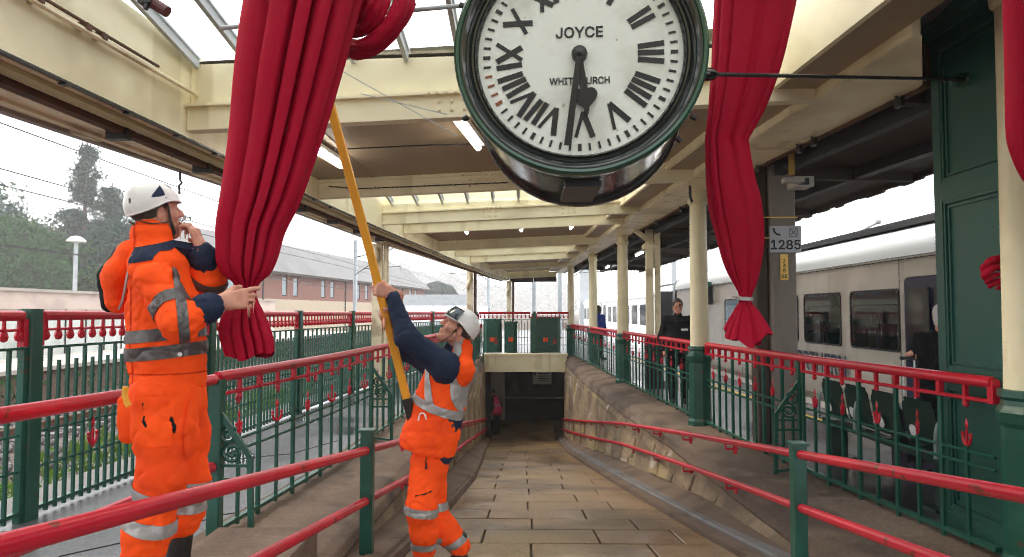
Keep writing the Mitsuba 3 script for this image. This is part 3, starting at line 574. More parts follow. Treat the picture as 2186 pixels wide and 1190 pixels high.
# side boards, eaves
sweep(XB, -.05, 0, 2.90, 3.62, YC, 'cream_paint', 'inner_board')
sweep(XB, -.02, .012, 2.885, 2.90, YC, 'iron_black', 'batten')
for y in np.arange(2.2, 9.5, .62): put(M().box(XB(y) - .03, XB(y) + .02, y, y + .05, 2.872, 2.884), 'iron_black', 'clip', can)
sweep(XB, -.10, -.055, 2.895, 3.0, YC, 'cream_worn', 'moulding')
sweep(XB, -.20, -.105, 2.865, 3.0, YC, 'olive_paint', 'moulding')
sweep(XB, -.27, -.205, 2.888, 3.0, YC, 'cream_worn', 'moulding')
sweep(XB, -.355, -.28, 2.845, 2.93, YC, 'rust_iron', 'cable_tray')
for y in np.arange(2.6, 13, 1.25): put(M().box(XB(y) - .42, XB(y) - .26, y, y + .07, 2.805, 2.94), 'iron_black', 'tray_bracket', can)
lerp = lambda t: (lambda y: XB(y) - .39 + (XE(y) + .05 - XB(y) + .39) * t)
m = M().grid(np.array([[(XB(y) - .27, y, 2.945), (lerp(.08)(y), y, 2.872), (lerp(.5)(y), y, 2.90), (lerp(1)(y), y, 2.955)] for y in YC])); put(m, 'cream_worn', 'eaves_soffit', can)
for y in np.arange(2.2, 22, 1.6): put(M().hexa([(lerp(.97)(y), y, 2.925), (lerp(.62)(y), y, 2.88), (lerp(.62)(y), y + .12, 2.88), (lerp(.97)(y), y + .12, 2.925)], [(lerp(.97)(y), y, 3.02), (lerp(.62)(y), y, 2.94), (lerp(.62)(y), y + .12, 2.94), (lerp(.97)(y), y + .12, 3.02)]), 'cream_worn', 'eaves_bracket', can)
sweep(XE, -.0, .07, 2.92, 3.14, YC, 'eave_grey', 'eaves_board'); sweep(lerp(.45), -.03, .03, 2.868, 2.93, YC, 'cream_worn', 'moulding')
m = M().grid(np.array([[(XE(y) - .02, y, 3.15), (XB(y) - .03, y, 3.60)] for y in YC]), flip=True); put(m, 'slate', 'roof', can)
# column side
sweep(XC, -.34, -.30, 3.26, 3.80, YC, 'cream_paint', 'inner_board')
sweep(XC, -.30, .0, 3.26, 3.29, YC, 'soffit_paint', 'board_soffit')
YN = np.concatenate([[4.2, 4.45, 4.7], YC[YC > 4.75]])      # the column side stops short at the kiosk
sweep(XC, -.0, .05, 3.185, 3.30, YN, 'cream_paint', 'ledge')
m = M().grid(np.array([[(XC(y) + .05, y, 3.19), (min(XK(y), 2.41 + .563 * (y - 4.23)) if y < 5.2 else XK(y), y, 3.185)] for y in np.sort(np.append(YN, [4.95, 5.12, 5.2]))])); put(m, 'cream_paint', 'side_soffit', can)
sweep(XK, 0, .05, 3.165, 3.5, np.append(5.12, YC[YC > 5.2]), 'rust_iron', 'gutter_edge')
m = M().grid(np.array([[(XC(y) - .33, y, 3.80), (XK(y) + .06, y, 3.52)] for y in YC]), flip=True); put(m, 'slate', 'roof', can)
for y in (5.35, 6.6, 6.9, 7.9, 9.0, 11, 12.6, 14.6):
    put(M().box(XK(y) - .03, XK(y) + .0, y, y + .10, 3.10, 3.17).tube([(XK(y) - .02, y + .05, 3.12), (XK(y) - .05, y + .05, 3.22)], .012, 5), 'iron_black', 'clamp', can)
# cross beams: (depth, glazed bay ends here?)
def cross(y, drop=.0, web=True, mat='cream_paint', h=.18, rivets=False):
    a, b = XB(y) + .005, XC(y) - (.0 if not web else .305)
    bb = XC(y) - .004
    q = lambda x, y_, z: (x, y_, zc(x) + z - drop)
    wt = 3.50 if y < 6 else 3.31
    m = M(); m.hexa([q(a, y - .06, 0), q(bb, y - .06, 0), q(bb, y + .06, 0), q(a, y + .06, 0)], [q(a, y - .06, h), q(bb, y - .06, h), q(bb, y + .06, h), q(a, y + .06, h)])
    k = put(m, mat, 'cross_beam', can)
    m = M(); m.hexa([q(a, y - .10, h), q(bb, y - .10, h), q(bb, y + .10, h), q(a, y + .10, h)], [q(a, y - .10, h + .022), q(bb, y - .10, h + .022), q(bb, y + .10, h + .022), q(a, y + .10, h + .022)]); put(m, mat, 'flange', k)
    if web:
        m = M(); m.hexa([q(a, y - .01, h + .022), q(b, y - .01, h + .022), q(b, y + .05, h + .022), q(a, y + .05, h + .022)], [(a, y - .01, wt), (b, y - .01, wt + .12), (b, y + .05, wt + .12), (a, y + .05, wt)]); put(m, mat, 'web', k)
    if rivets:
        m = M()
        for x0 in (-.75, .55):
            for i in range(6): m.ball(q(x0 + .07 * i, y - .10, h + .01), .016, 4)
            for i in range(3): m.ball(q(x0 + .1 * i + .08, y - .065, .06), .016, 4); m.ball(q(x0 + .1 * i + .08, y - .065, .13), .016, 4)
        put(m, 'cream_worn', 'rivets', k, kind='stuff')
for y, w, d in ((.9, True, 0), (5.5, True, 0), (8.6, True, .04), (11.6, True, 0), (13.0, True, .0), (16.4, True, .03), (18.6, True, .0), (21, True, 0), (25, True, 0), (29.9, True, .1)):
    cross(y, d, w, rivets=y < 13)
# solid bays: flat boarded soffits with a roof over them
for y0, y1 in ((-16, .84), (5.57, 8.54), (13.07, 16.34), (21.07, 24.94), (25.06, 29.8)):
    m = M(); A = []
    for y in np.linspace(y0, y1, 5): A.append([(x, y, zc(x) + .19) for x in np.linspace(XB(y), XC(y), 6)])
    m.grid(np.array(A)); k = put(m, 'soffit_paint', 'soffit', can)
    m = M(); ys = np.linspace(y0, y1, 5); m.grid(np.array([[(XB(y) - .04, y, 3.55), (XC(y) - .31, y, 3.82)] for y in ys]), flip=True); put(m, 'slate', 'roof', can)
    if y0 > 0:
        for x in np.linspace(XB(y0) + .8, XC(y0) - .8, 3): put(M().bar((x, y0, zc(x) + .186), (x, y1, zc(x) + .186), .03, .008), 'soffit_paint', 'cover_strip', k)
# glazed bays: panes between bars on a pitched plane
def gl(x, y, ye): return (3.50 if ye < 6 else 3.31) + .12 * (x + 2.6) / 4.6 + .15 * (ye - y)
for y0, y1 in ((.95, 5.49), (8.67, 11.59), (11.66, 12.96), (16.47, 18.55), (18.66, 20.95)):
    g = np.arange(-2.62, 2.2, .42)
    xs = [x for x in g if XB(y0) - .02 < x < XC(y0) - .28]
    if y0 < 1: xs = [-3.1] + xs
    for x in xs:
        p0, p1 = V(x, y0, gl(x, y0, y1)), V(x, y1, gl(x, y1, y1))
        put(M().bar(p0, p1, .035, .07), 'galv', 'glazing_bar', can)
        if y0 < 9: put(M().bar(p0 + V(0, 0, .045), p1 + V(0, 0, .045), .062, .018), 'galv', 'bar_cap', can)
    for a, b in zip(xs, xs[1:]):
        z = [gl(a, y0, y1), gl(b, y0, y1), gl(b, y1, y1), gl(a, y1, y1)]
        put(M().add([(a + .01, y0, z[0] + .03), (b - .01, y0, z[1] + .03), (b - .01, y1, z[2] + .03), (a + .01, y1, z[3] + .03)], [[0, 1, 2, 3]]), 'glazing', 'glass_pane', can)
    m = M().hexa([(XB(y0) - .05, y0, 3.3), (XC(y0) - .3, y0, 3.3), (XC(y0) - .3, y0 + .05, 3.3), (XB(y0) - .05, y0 + .05, 3.3)], [(XB(y0) - .05, y0, gl(-2.6, y0, y1)), (XC(y0) - .3, y0, gl(2, y0, y1)), (XC(y0) - .3, y0 + .05, gl(2, y0, y1)), (XB(y0) - .05, y0 + .05, gl(-2.6, y0, y1))]); put(m, 'cream_paint', 'head_board', can)
# conduit along the inner board with junction boxes; end valance
cy = np.linspace(1.5, 5.72, 12); put(M().tube([(XB(y) + .05, y, 3.19 + .012 * y) for y in cy], .018, 7), 'cream_worn', 'conduit', can)
put(M().tube([(XB(y) + .05, y, 3.235 + .012 * y) for y in cy[:-2]], .012, 6), 'rust_iron', 'conduit', can)
for y in (3.75, 4.15, 4.3): put(M().box(XB(y) + .005, XB(y) + .075, y, y + .05, 3.195 + .012 * y, 3.235 + .012 * y), 'rust_iron', 'junction_box', can)
put(M().box(-.64, .36, 29.98, 30.04, 2.80, 3.06).box(.40, 1.36, 29.98, 30.04, 2.82, 3.08), 'awning_dark', 'end_valance', can)
put(M().tube([(-1.2, 5.75, 3.19), (.1, 5.7, 3.20)], .006, 4).tube([(-1.9, 6.9, 3.14), (-.9, 6.85, 3.17), (.3, 6.85, 3.2)], .008, 4), 'iron_black', 'cable', can)
put(M().tube([(XB(8.5) + .15, 8.5, 3.06), (XB(8.5) + .5, 8.5, 3.03), (-.2, 8.5, 3.10)], .008, 4), 'iron_black', 'cable', can)
def lamp(x0, y0, x1, y1, z, label, r=.024, power=1.6, w=.10):
    k = thing('ceiling_lamp', label, 'lamp', 'lit tube lamps under the roofs'); p0, p1 = V(x0, y0, z), V(x1, y1, z)
    put(M().bar(p0 + V(0, 0, .055), p1 + V(0, 0, .055), w, .05, c=.01), 'white_paint', 'housing', k)
    e = unit(p1 - p0) * .03
    scene[newkey(k + '__tube')] = mikit.ply(M().tube([p0 + e, p1 - e], r, 8).get(), 'lamp_tube', smooth=50, emitter={'type': 'area', 'radiance': rgb(power, power * .93, power * .80)})
cb = thing('cable', 'black cable looping down the beam beside the column next to the red curtain', 'cable'); put(M().tube(smooth_path([P(1425, 338, 9.2), P(1450, 338, 9.2), P(1468, 346, 9.2), P(1473, 365, 9.2), P(1473, 415, 9.3), P(1478, 432, 9.3)], 5), .018, 6), 'black_plastic', 'sleeve', cb)
lamp(-2.02, 6.55, -1.96, 7.45, 3.08, 'lit tube lamp on the boarded soffit close to the yellow pole top', .03)
lamp(-.58, 5.72, -.45, 6.85, 3.13, 'lit tube lamp on the soffit just beside the big clock', .03, w=.13)
for x, l in ((-1.15, 'small lit lamp under the third roof bay, on the track side'), (-.05, 'small lit lamp under the third roof bay, in the middle'), (.95, 'small lit lamp under the third roof bay, on the train side')): lamp(x, 13.4, x - .02, 14.2, zc(x) + .10, l, .03)
lamp(.2, 21.4, .2, 22, zc(.2) + .1, 'tiny lit lamp under the last boarded bay')
# eaves hook and wires
hk = thing('hook', 'small dark hook hanging under the eaves over the tall worker', 'hook')
put(M().tube([(-3.44, 6.9, 2.95), (-3.44, 6.9, 2.84), (-3.42, 6.9, 2.81), (-3.45, 6.9, 2.78), (-3.44, 6.9, 2.70)], .012, 5), 'iron_black', 'shank', hk)
for i, (a, b) in enumerate((((735, 155), (975, 290)), ((770, 200), (955, 245)))):
    p, q = P(*a, 5.2), P(*b, 5.35); k = put(M().tube([p, q], .004, 4), 'galv', 'guy_wire'); tag(k, ('longer' if i == 0 else 'shorter upper') + ' thin wire stretched under the first beam towards the clock', 'wire')
# ---------------------------------------------------------------- columns
def column(x, y, label, near=True, top=3.20):
    k = thing('iron_column', label, 'column', 'cream and green columns along the ramp'); n = 20 if near else 12
    put(M().lathe([(.128, 1.05), (.124, 1.2), (.112, 2.9), (.110, top - .2)], (x, y, 0), n), 'cream_paint', 'shaft', k, smooth=40)
    put(M().lathe([(.110, top - .22), (.135, top - .20), (.14, top - .15), (.12, top - .12), (.118, top - .05), (.15, top - .03), (.15, top), (0, top)], (x, y, 0), n), 'cream_paint', 'capital', k, smooth=40)
    put(M().lathe([(.0, -.03), (.165, -.03), (.165, .06), (.15, .10), (.15, .84), (.165, .87), (.175, .93), (.15, .97), (.145, 1.0), (.165, 1.02), (.16, 1.06), (.128, 1.065)], (x, y, 0), 8 if near else 8), 'green_paint', 'base', k)
column(2.985, 4.24, 'thick cream column on a green base at the near end, draped with red cloth', top=3.6)
column(2.37, 9.6, 'cream column on a green base beside the hanging red curtain tail')
column(2.13, 15.3, 'cream column on a green base between two red topped fence bays, third along', False)
column(1.98, 20.4, 'slim cream column with the blue coat behind it', False)
column(1.66, 25.3, 'slimmest cream column at the corner of the far end fence', False)
pc = thing('awning_post', 'pair of brownish cream posts carrying the platform awning beside the man in black', 'post')
put(M().box(2.46, 2.60, 14.2, 14.34, 1.0, 3.2).box(2.66, 2.76, 14.3, 14.42, 1.0, 3.2), 'cream_worn', 'shaft', pc); put(M().box(2.44, 2.78, 14.18, 14.44, 0, 1.0), 'black_plastic', 'base', pc)
put(M().lathe([(.15, 0), (.15, .07), (.10, .12)], (2.53, 14.27, 2.8), 10).bar((2.53, 14.2, 2.95), (2.2, 14.1, 3.18), .07, .09), 'cream_worn', 'bracket', pc)
def post(x, y, top, label):
    k = thing('canopy_post', label, 'post')
    put(M().bar((x, y, 0), (x, y, top), .20, .16, (0, 1, 0)), 'cream_worn', 'shaft', k); put(M().tube([(x + .17, y, 0), (x + .17, y, top)], .05, 8), 'rust_iron' if y > 20 else 'cream_worn', 'downpipe', k)
    put(M().tube(smooth_path([(x - .02, y - .12, top - .08), (x + .0, y - .14, top - .3), (x - .07, y - .13, top - .45), (x - .09, y - .12, top - .62)], 5), .045, 8), 'cream_worn', 'swan_neck', k)
post(-2.96, 14.1, 2.90, 'cream canopy post with a curved rainwater pipe, behind the yellow pole'); post(-1.80, 23.2, 2.88, 'brown and cream canopy post behind the second worker'); post(-.66, 30, 2.86, 'last thin canopy post, beyond the far end fence')
# ---------------------------------------------------------------- awning over the platform
aw = thing('platform_awning', 'dark awning over the wide platform with a ragged edge towards the train', 'awning')
ya = np.array([5.1, 8, 12, 18, 24, 29.])
xo = lambda y: 4.86 - .004 * y
put(M().grid(np.array([[(XK(y) + .05, y, 3.30), (3.4, y, 3.36), (xo(y), y, 3.22)] for y in ya])), 'awning_dark', 'underside', aw)
put(M().grid(np.array([[(XK(y) + .02, y, 3.50), (3.4, y, 3.55), (xo(y) + .02, y, 3.36)] for y in ya]), flip=True), 'slate', 'roof', aw)
for dx, w, z in ((.28, .10, 3.12), (1.42, .12, 3.16)): put(M().grid(np.array([[(XK(y) + dx, y, z), (XK(y) + dx + w, y, z), (XK(y) + dx + w, y, z + .2), (XK(y) + dx, y, z + .2)] for y in ya]), closed=True, flip=True), 'awning_beam', 'beam', aw)
for y in np.arange(5.6, 29, 3.1): put(M().bar((XK(y) + .1, y, 3.25), (xo(y) - .05, y, 3.20), .10, .14), 'awning_dark', 'rafter', aw)
y = 5.0
while y < 29:                                               # ragged edge boards
    w = .22 + .03 * rng.random(); z = 3.12 + .035 * rng.random()
    put(M().box(xo(y) - .02, xo(y) + .02, y, y + w - .012, z, 3.34), 'awning_dark', 'edge_board', aw); y += w
lamp(3.62, 11.6, 3.64, 13.0, 3.14, 'lit tube lamp under the platform awning beside the red curtain'); lamp(3.2, 19, 3.2, 20.2, 3.14, 'faint lit tube lamp under the platform awning farther off')
lamp(3.0, 25, 3.0, 26, 3.14, 'farthest lit tube lamp under the platform awning')
# ================================================================ fences
def finial_mesh(m, p, s=1.0, a=(0, 1, 0)):
    """A leaf spear between two curled arms."""
    a = unit(a); b = V(0, 0, 1); n = np.cross(a, b); p = np.asarray(p, float)
    w = [p + b * .26 * s, p + b * .205 * s + a * .026 * s, p + b * .15 * s, p + b * .205 * s - a * .026 * s, p + b * .205 * s + n * .014 * s, p + b * .205 * s - n * .014 * s]
    m.add(w, [[0, 1, 4], [1, 2, 4], [2, 3, 4], [3, 0, 4], [1, 0, 5], [2, 1, 5], [3, 2, 5], [0, 3, 5]])
    m.tube([p, p + b * .16 * s], .011 * s, 6)
    for e in (-1, 1):
        m.tube([p + b * .02 * s, p + b * .045 * s + a * e * .035 * s, p + b * .09 * s + a * e * .055 * s, p + b * .125 * s + a * e * .048 * s], np.array([.012, .014, .012, .008]) * s, 6)
        m.ball(p + b * .12 * s + a * e * .052 * s, .017 * s, 4)
    return m
def low_fence(name, label, xf, y0, y1, near, gap=.225):
    k = thing('fence', label, 'fence'); pt = lambda y, z: V(xf(y), y, z); ys = np.linspace(y0, y1, 6); td = unit(pt(y1, 0) - pt(y0, 0)); n8 = 10 if near else 6
    put(M().tube([pt(y, 1.085) for y in ys], .037, n8), 'red_paint', 'top_rail', k, smooth=60)
    put(M().tube([pt(y, .965) for y in ys], .014, 6), 'red_paint', 'lower_rail', k)
    for z in (.625, .545): put(M().tube([pt(y, z) for y in ys], .011, 6), 'green_paint', 'mid_rail', k)
    m = M()
    for a, b in zip(ys[:-1], ys[1:]): m.bar(pt(a, .07), pt(b, .07), .045, .028)
    put(m, 'green_paint', 'bottom_rail', k)
    far = {'baluster': M(), 'bar': M(), 'finial': M(), 'short_bar': M()}; mats = dict(baluster='red_paint', bar='green_paint', finial='red_paint', short_bar='green_paint')
    def p(mm, nm):
        if near: return put(mm, mats[nm], nm, k)
        g = mm.get(); far[nm].add(g.vertices, g.faces)
    N = max(2, int((y1 - y0) / gap)); 
    for i in range(1, N):
        y = y0 + (y1 - y0) * i / N; long = i % 2 == 0
        mm = M().bar(pt(y, .98 if long else .93), pt(y, 1.06), .036 if long else .026, .036 if long else .026, td)
        if not long and near: mm.ball(pt(y, .925), .02, 5)
        p(mm, 'baluster')
        if long: p(M().bar(pt(y, .0), pt(y, .955), .032, .032, td, c=.006 if near else 0), 'bar')
        else:
            b = p(M().bar(pt(y, .03), pt(y, .66), .022, .022, td), 'short_bar')
            fm = finial_mesh(M(), pt(y, .64), .76, (0, 1, 0) if i % 4 == 1 else (.6, .8, 0))
            put(fm, 'red_paint', 'finial', b) if near else p(fm, 'finial')
    if not near:
        for nm, mm in far.items(): put(mm, mats[nm], nm + 's', k, kind='stuff')
    for y in (y0, y1): put(M().bar(pt(y, .955), pt(y, 1.10), .05, .05, td), 'red_paint', 'rail_end', k)
    return k
def scroll_bracket(k, x, y, s, up=.98):
    """Stay of a fence post on the ramp side: sloping arm, leg and two scrolls."""
    put(M().bar((x, y, up - .10), (x + s * .23, y, up - .42), .035, .03, (0, 1, 0)).bar((x + s * .23, y, up - .42), (x + s * .25, y, -.10), .035, .03, (0, 1, 0)).bar((x, y, .50), (x + s * .24, y, .50), .02, .02).bar((x, y, .41), (x + s * .24, y, .41), .02, .02).bar((x, y, .05), (x + s * .25, y, .02), .02, .02), 'green_paint', 'stay', k)
    m = M()
    for cx, cz, R, t in ((.085, .70, .062, 11.), (.115, .585, .078, 12.5)):
        a = np.linspace(0, t, 34); r = R * (1 - .82 * a / t); m.tube(np.stack([x + s * (cx + r * np.cos(a + .6)), np.full(34, y), cz + r * np.sin(a + .6)], 1), .011, 5)
    put(m, 'green_paint', 'scroll', k)
gR = None
fr = [low_fence('fence', 'red and green iron fence bay next to the green panelled kiosk', XFR, 4.42, 9.42, True),
      low_fence('fence', 'red and green iron fence bay in front of the man in black', XFR, 9.78, 15.12, True, .29),
      low_fence('fence', 'short red and green fence bay below the blue coat', XFR, 15.48, 20.2, False, .3), low_fence('fence', 'farthest red topped fence bay down to the subway lintel, by the train', XFR, 20.6, 25.1, False, .3)]
yb = 6.75; put(M().bar((XFR(yb), yb, -.12), (XFR(yb), yb, 1.06), .055, .055), 'green_paint', 'post', fr[0]); scroll_bracket(fr[0], XFR(yb), yb, -1)
ybs = [4.7, 8.3, 11.9, 15.5, 19.1, 22.7]
names = ['nearest bay of the red topped fence between ramp and track side platform', 'second bay of the red topped track side fence, behind the yellow pole', 'third bay of the track side ramp fence', 'fourth bay of the track side ramp fence', 'fifth bay of the track side ramp fence, partly behind the second worker', 'last bay of the track side ramp fence, down to the subway']
for i, (a, b) in enumerate(zip(ybs, ybs[1:] + [25.0])):
    k = low_fence('fence', names[i], XFL, a, b, i < 2, .30)
    put(M().bar((XFL(a), a, -.14), (XFL(a), a, 1.07), .085 if i == 0 else .05, .085 if i == 0 else .05, c=.008), 'green_paint', 'post', k); scroll_bracket(k, XFL(a), a, 1)
# tall fence along the track side, post by post
def tall_fence(label, pf, t0, t1, near, first=True):
    k = thing('tall_fence', label, 'fence'); pt = lambda t, z: np.append(pf(t), z); td = unit(pt(t1, 0) - pt(t0, 0)); L = np.linalg.norm(pt(t1, 0) - pt(t0, 0))
    ts = np.linspace(t0, t1, 5)
    put(M().bar(pt(t0, -.05), pt(t0, 1.545), .10, .12, td, c=.01), 'green_paint', 'post', k)
    for s in (-.075, .075): put(M().bar(pt(t0, -.05) + td * s, pt(t0, 1.26) + td * s, .05, .045, td), 'green_paint', 'flank_bar', k); put(M().bar(pt(t0, 1.27) + td * s * 1.05, pt(t0, 1.47) + td * s * 1.05, .05, .05, td), 'red_paint', 'rail_end', k)
    e = .10 / L * (t1 - t0); tr = np.linspace(t0 + e, t1 - e, 4)
    put(M().tube([pt(t, 1.495) for t in tr], .038, 10), 'red_paint', 'top_rail', k, smooth=60); put(M().tube([pt(t, 1.39) for t in tr], .011, 6), 'red_paint', 'lower_rail', k)
    m = M().bar(pt(tr[0], 1.255), pt(tr[-1], 1.255), .03, .02); put(m, 'green_paint', 'top_green_rail', k)
    for z in (.63, .37): put(M().tube([pt(tr[0], z), pt(tr[-1], z)], .010, 6), 'green_paint', 'mid_rail', k)
    put(M().bar(pt(tr[0], .07), pt(tr[-1], .07), .04, .025), 'green_paint', 'bottom_rail', k)
    N = int(L / .10); far = {}
    mats = dict(bar='green_paint', short_bar='green_paint', drop='red_paint', finial='red_paint')
    def p(mm, nm):
        if near: return put(mm, mats[nm], nm, k)
        g = mm.get(); far.setdefault(nm, M()).add(g.vertices, g.faces)
    for i in range(2, N - 1):
        t = t0 + (t1 - t0) * i / N; nr = near
        if i % 2 == 0: p(M().bar(pt(t, .02), pt(t, 1.245), .024, .024, td), 'bar')
        else:
            b = p(M().bar(pt(t, .02), pt(t, 1.15), .022, .022, td), 'short_bar')
            if i % 12 == 7: fm = finial_mesh(M(), pt(t, .40) + np.cross(td, (0, 0, 1)) * .02, 1.0, td); put(fm, 'red_paint', 'finial', k) if near else p(fm, 'finial')
    ND = int(L / .135)
    for i in range(1, ND):
        t = t0 + (t1 - t0) * (i + .1) / ND; p(M().lathe([(.012, 1.47), (.014, 1.40), (.010, 1.385), (.022, 1.375), (.030, 1.345), (.022, 1.315), (0, 1.305)], pt(t, 0), 8), 'drop')
    for nm, mm in far.items(): put(mm, mats[nm], nm + 's', k, kind='stuff')
oy = [1.9, 5.15, 7.85, 10.6, 13.3, 16.4, 19.5, 22.3, 25.0]
lab = ['near bay of the tall trackside fence at the frame edge', 'bay of the tall trackside fence with drop shaped pendants, behind the tall worker', 'tall trackside fence bay behind the red curtain tail', 'tall fence bay between two green posts in front of the brick building', 'tall fence bay beside the yellow pole', 'tall trackside fence bay behind the raised arms', 'tall trackside fence bay behind the second worker, first part', 'last tall trackside fence bay before the corner']
for i, (a, b) in enumerate(zip(oy, oy[1:])): tall_fence(lab[i], lambda t: V(XOL(t), t), a, b, i in (1, 2))
for i, (a, b, l) in enumerate(((-1.72, .30, 'far end fence over the subway, the half with the grey mast'), (.34, 1.66, 'far end fence over the subway, the half before the green planter'))): tall_fence(l, lambda t: V(t, 24.9), a, b, False)
# ---------------------------------------------------------------- handrails
def rail_path(xf, y0, y1, h, n=26): return [(xf(y), y, float(fz(y)) + h) for y in np.linspace(y0, y1, n)]
rx = ip([(1, 1.80), (4.64, 1.77), (7, 1.75), (11.5, 1.64), (16, 1.42), (20, 1.31), (YP, 1.27)])
lx_ = ip([(1, -1.21), (4.86, -1.08), (8, -1.0), (10.3, -.98), (14, -1.06), (20, -1.22), (YP, -1.28)])
ext = lambda y: .42 - .128 * y                                # the rails keep falling along the landing
for s, xf, yp_, ztop, nm in ((1, rx, 4.64, .66, 'train'), (-1, lx_, 4.86, .70, 'track')):
    k = thing('ramp_handrail', f'double red handrail along the ramp wall on the {nm} side, on a square green post', 'handrail')
    for h, n in ((.775, 'upper_rail'), (.435, 'lower_rail')):
        H = lambda y: (float(fz(y)) if y > 3.28 else ext(y)) + h - .03 * np.clip((y - 8) / 10, 0, 1)
        put(M().tube([(xf(y), y, H(y)) for y in np.linspace(yp_ + .05, YP - .1, 40)], .027, 10), 'red_paint', n, k, smooth=60)
        put(M().tube([(xf(y), y, H(y)) for y in np.linspace(.6, yp_ - .05, 12)], .029, 12), 'red_paint', n, k, smooth=60)
        for y in np.arange(yp_ + 1.6, YP - 1, 1.55):
            x, z = xf(y), H(y); w = (XWR(y) if s > 0 else XWL(y))
            put(M().tube([(x, y, z - .02), (x, y, z - .07), (w + s * .02, y, z - .07)], .011, 6).box(min(w, w - s * .02), max(w, w - s * .02), y - .03, y + .03, z - .11, z - .03), 'red_paint', 'bracket', k)
    px = xf(yp_)
    put(M().bar((px, yp_, float(fz(yp_)) - .10), (px, yp_, ztop), .085, .085, (0, 1, 0), c=.006), 'green_paint', 'post', k); put(M().box(px - .055, px + .055, yp_ - .055, yp_ + .055, ztop, ztop + .018), 'green_paint', 'post_cap', k)
    put(M().box(px - .11, px + .11, yp_ - .10, yp_ + .10, float(fz(yp_)) - .02, float(fz(yp_)) + .055), 'rust_iron', 'foot', k)
k = thing('landing_rail', 'double red rail along the platform edge behind the tall worker', 'handrail')
a = [(-2.06, 4.64, 1.075), (-2.10, 3.4, 1.09), (-2.16, 1.6, 1.13), (-2.2, .3, 1.15)]; put(M().tube(smooth_path(a, 6), .036, 12), 'red_paint', 'upper_rail', k, smooth=60)
a = [(-2.06, 4.64, .50), (-2.10, 3.4, .52), (-2.16, 1.6, .58), (-2.2, .3, .6)]; put(M().tube(smooth_path(a, 6), .034, 12), 'red_paint', 'lower_rail', k, smooth=60)
for y in (1.0,): put(M().bar((-2.18, y, 0), (-2.18, y, 1.1), .08, .08, (0, 1, 0)), 'green_paint', 'post', k)
# ================================================================ the clock
CY = 3.30; CC = P(1237, 118, CY); FWD = unit(V(-.078, -1, 0)); CX = V(-FWD[1], FWD[0], 0)
ck = thing('station_clock', 'big round double faced clock with black roman numerals and a dark drum', 'clock')
R = .593
put(M().lathe([(0, 0), (.20, 0), (.40, 0), (.492, 0)], CC, 72, FWD), 'dial_white', 'dial', ck)
put(M().lathe([(.492, -.01), (.486, .004), (.486, .022), (.497, .040), (.505, .030), (.515, .030), (.530, .055), (.548, .078), (.560, .083), (.566, .080)], CC, 96, FWD), 'gloss_black', 'bezel', ck, smooth=50)
put(M().lathe([(.562, .07), (.568, .092), (.580, .096), (.590, .088), (R, .070), (R, .02), (.585, -.01), (.570, -.02)], CC, 96, FWD), 'rim_green', 'rim', ck, smooth=50)
put(M().lathe([(.572, -.01), (.576, -.05), (.572, -.10), (.572, -.72), (.577, -.78), (.580, -.80)], CC, 96, FWD), 'drum_metal', 'drum', ck, smooth=50)
put(M().lathe([(.565, -.77), (.592, -.78), (.602, -.80), (.602, -.85), (.58, -.88), (.55, -.86), (.50, -.83), (.49, -.82), (0, -.82)], CC, 96, FWD), 'gloss_black', 'rear_rim', ck, smooth=50)
put(M().bar(CC + V(-.06, .42, -.585), CC + V(.12, .42, -.585), .5, .03), 'iron_black', 'drain_cover', ck)
put(M().tube([CC + V(0, .42, .57), CC + V(0, .42, 1.05)], .05, 10).box(CC[0] - .6, CC[0] + .6, CC[1] + .36, CC[1] + .48, CC[2] + 1.05, CC[2] + 1.15), 'green_dark', 'hanger', ck)
for a in (28, 40, 152, 205, 330): 
    q = CC + V(math.cos(math.radians(a)), 0, -math.sin(math.radians(a))) * .605 + V(0, .04, 0); put(M().tube([q, q + unit(q - CC - V(0, .04, 0)) * .03], .014, 6), 'iron_black', 'screw', ck)
def dialpt(ang, r, t=0, h=.004):              # ang clockwise from 12; t: sideways, to the right for a numeral whose top points outward
    c, s = math.cos(ang), math.sin(ang); return CC + CX * (s * r + c * t) + FWD * h + V(0, 0, c * r - s * t)
def stroke(m, ang, a, b, w):                  # a, b = (t, r)
    d = V(b[0] - a[0], b[1] - a[1]); n = V(-d[1], d[0]) / np.hypot(*d) * w / 2
    q = [(a[0] - n[0], a[1] - n[1]), (b[0] - n[0], b[1] - n[1]), (b[0] + n[0], b[1] + n[1]), (a[0] + n[0], a[1] + n[1])]
    lo = [dialpt(ang, r, t, .001) for t, r in q]; hi = [dialpt(ang, r, t, .0045) for t, r in q]
    vv = np.array(lo + hi); f = [[4, 5, 6, 7], [0, 1, 5, 4], [1, 2, 6, 5], [2, 3, 7, 6], [3, 0, 4, 7]]
    nrm = np.cross(vv[5] - vv[4], vv[6] - vv[4]); m.add(vv, f if nrm[1] < 0 else np.array(f)[:, ::-1])
nums = 'XII I II III IIII V VI VII VIII IX X XI'.split()
r0, r1, ri = .275, .397, .0
for i, s in enumerate(nums):
    ang = i * math.pi / 6; wd = {'I': .037, 'V': .084, 'X': .090}; tot = sum(wd[c] for c in s); t = -tot / 2; m = M()
    for c in s:
        a, b = t + .008, t + wd[c] - .008; mid = (a + b) / 2; k = 1.0
        sp = lambda tt, r: (tt * (r / .335), r)
        if c == 'I': stroke(m, ang, sp(mid, r0), sp(mid, r1), .0255)
        elif c == 'V': stroke(m, ang, sp(mid, r0), sp(a, r1), .027); stroke(m, ang, sp(mid, r0), sp(b, r1), .016)
        else: stroke(m, ang, sp(b, r0), sp(a, r1), .027); stroke(m, ang, sp(a, r0), sp(b, r1), .019)
        t += wd[c]
    put(m, 'dial_ink', 'numeral', ck)
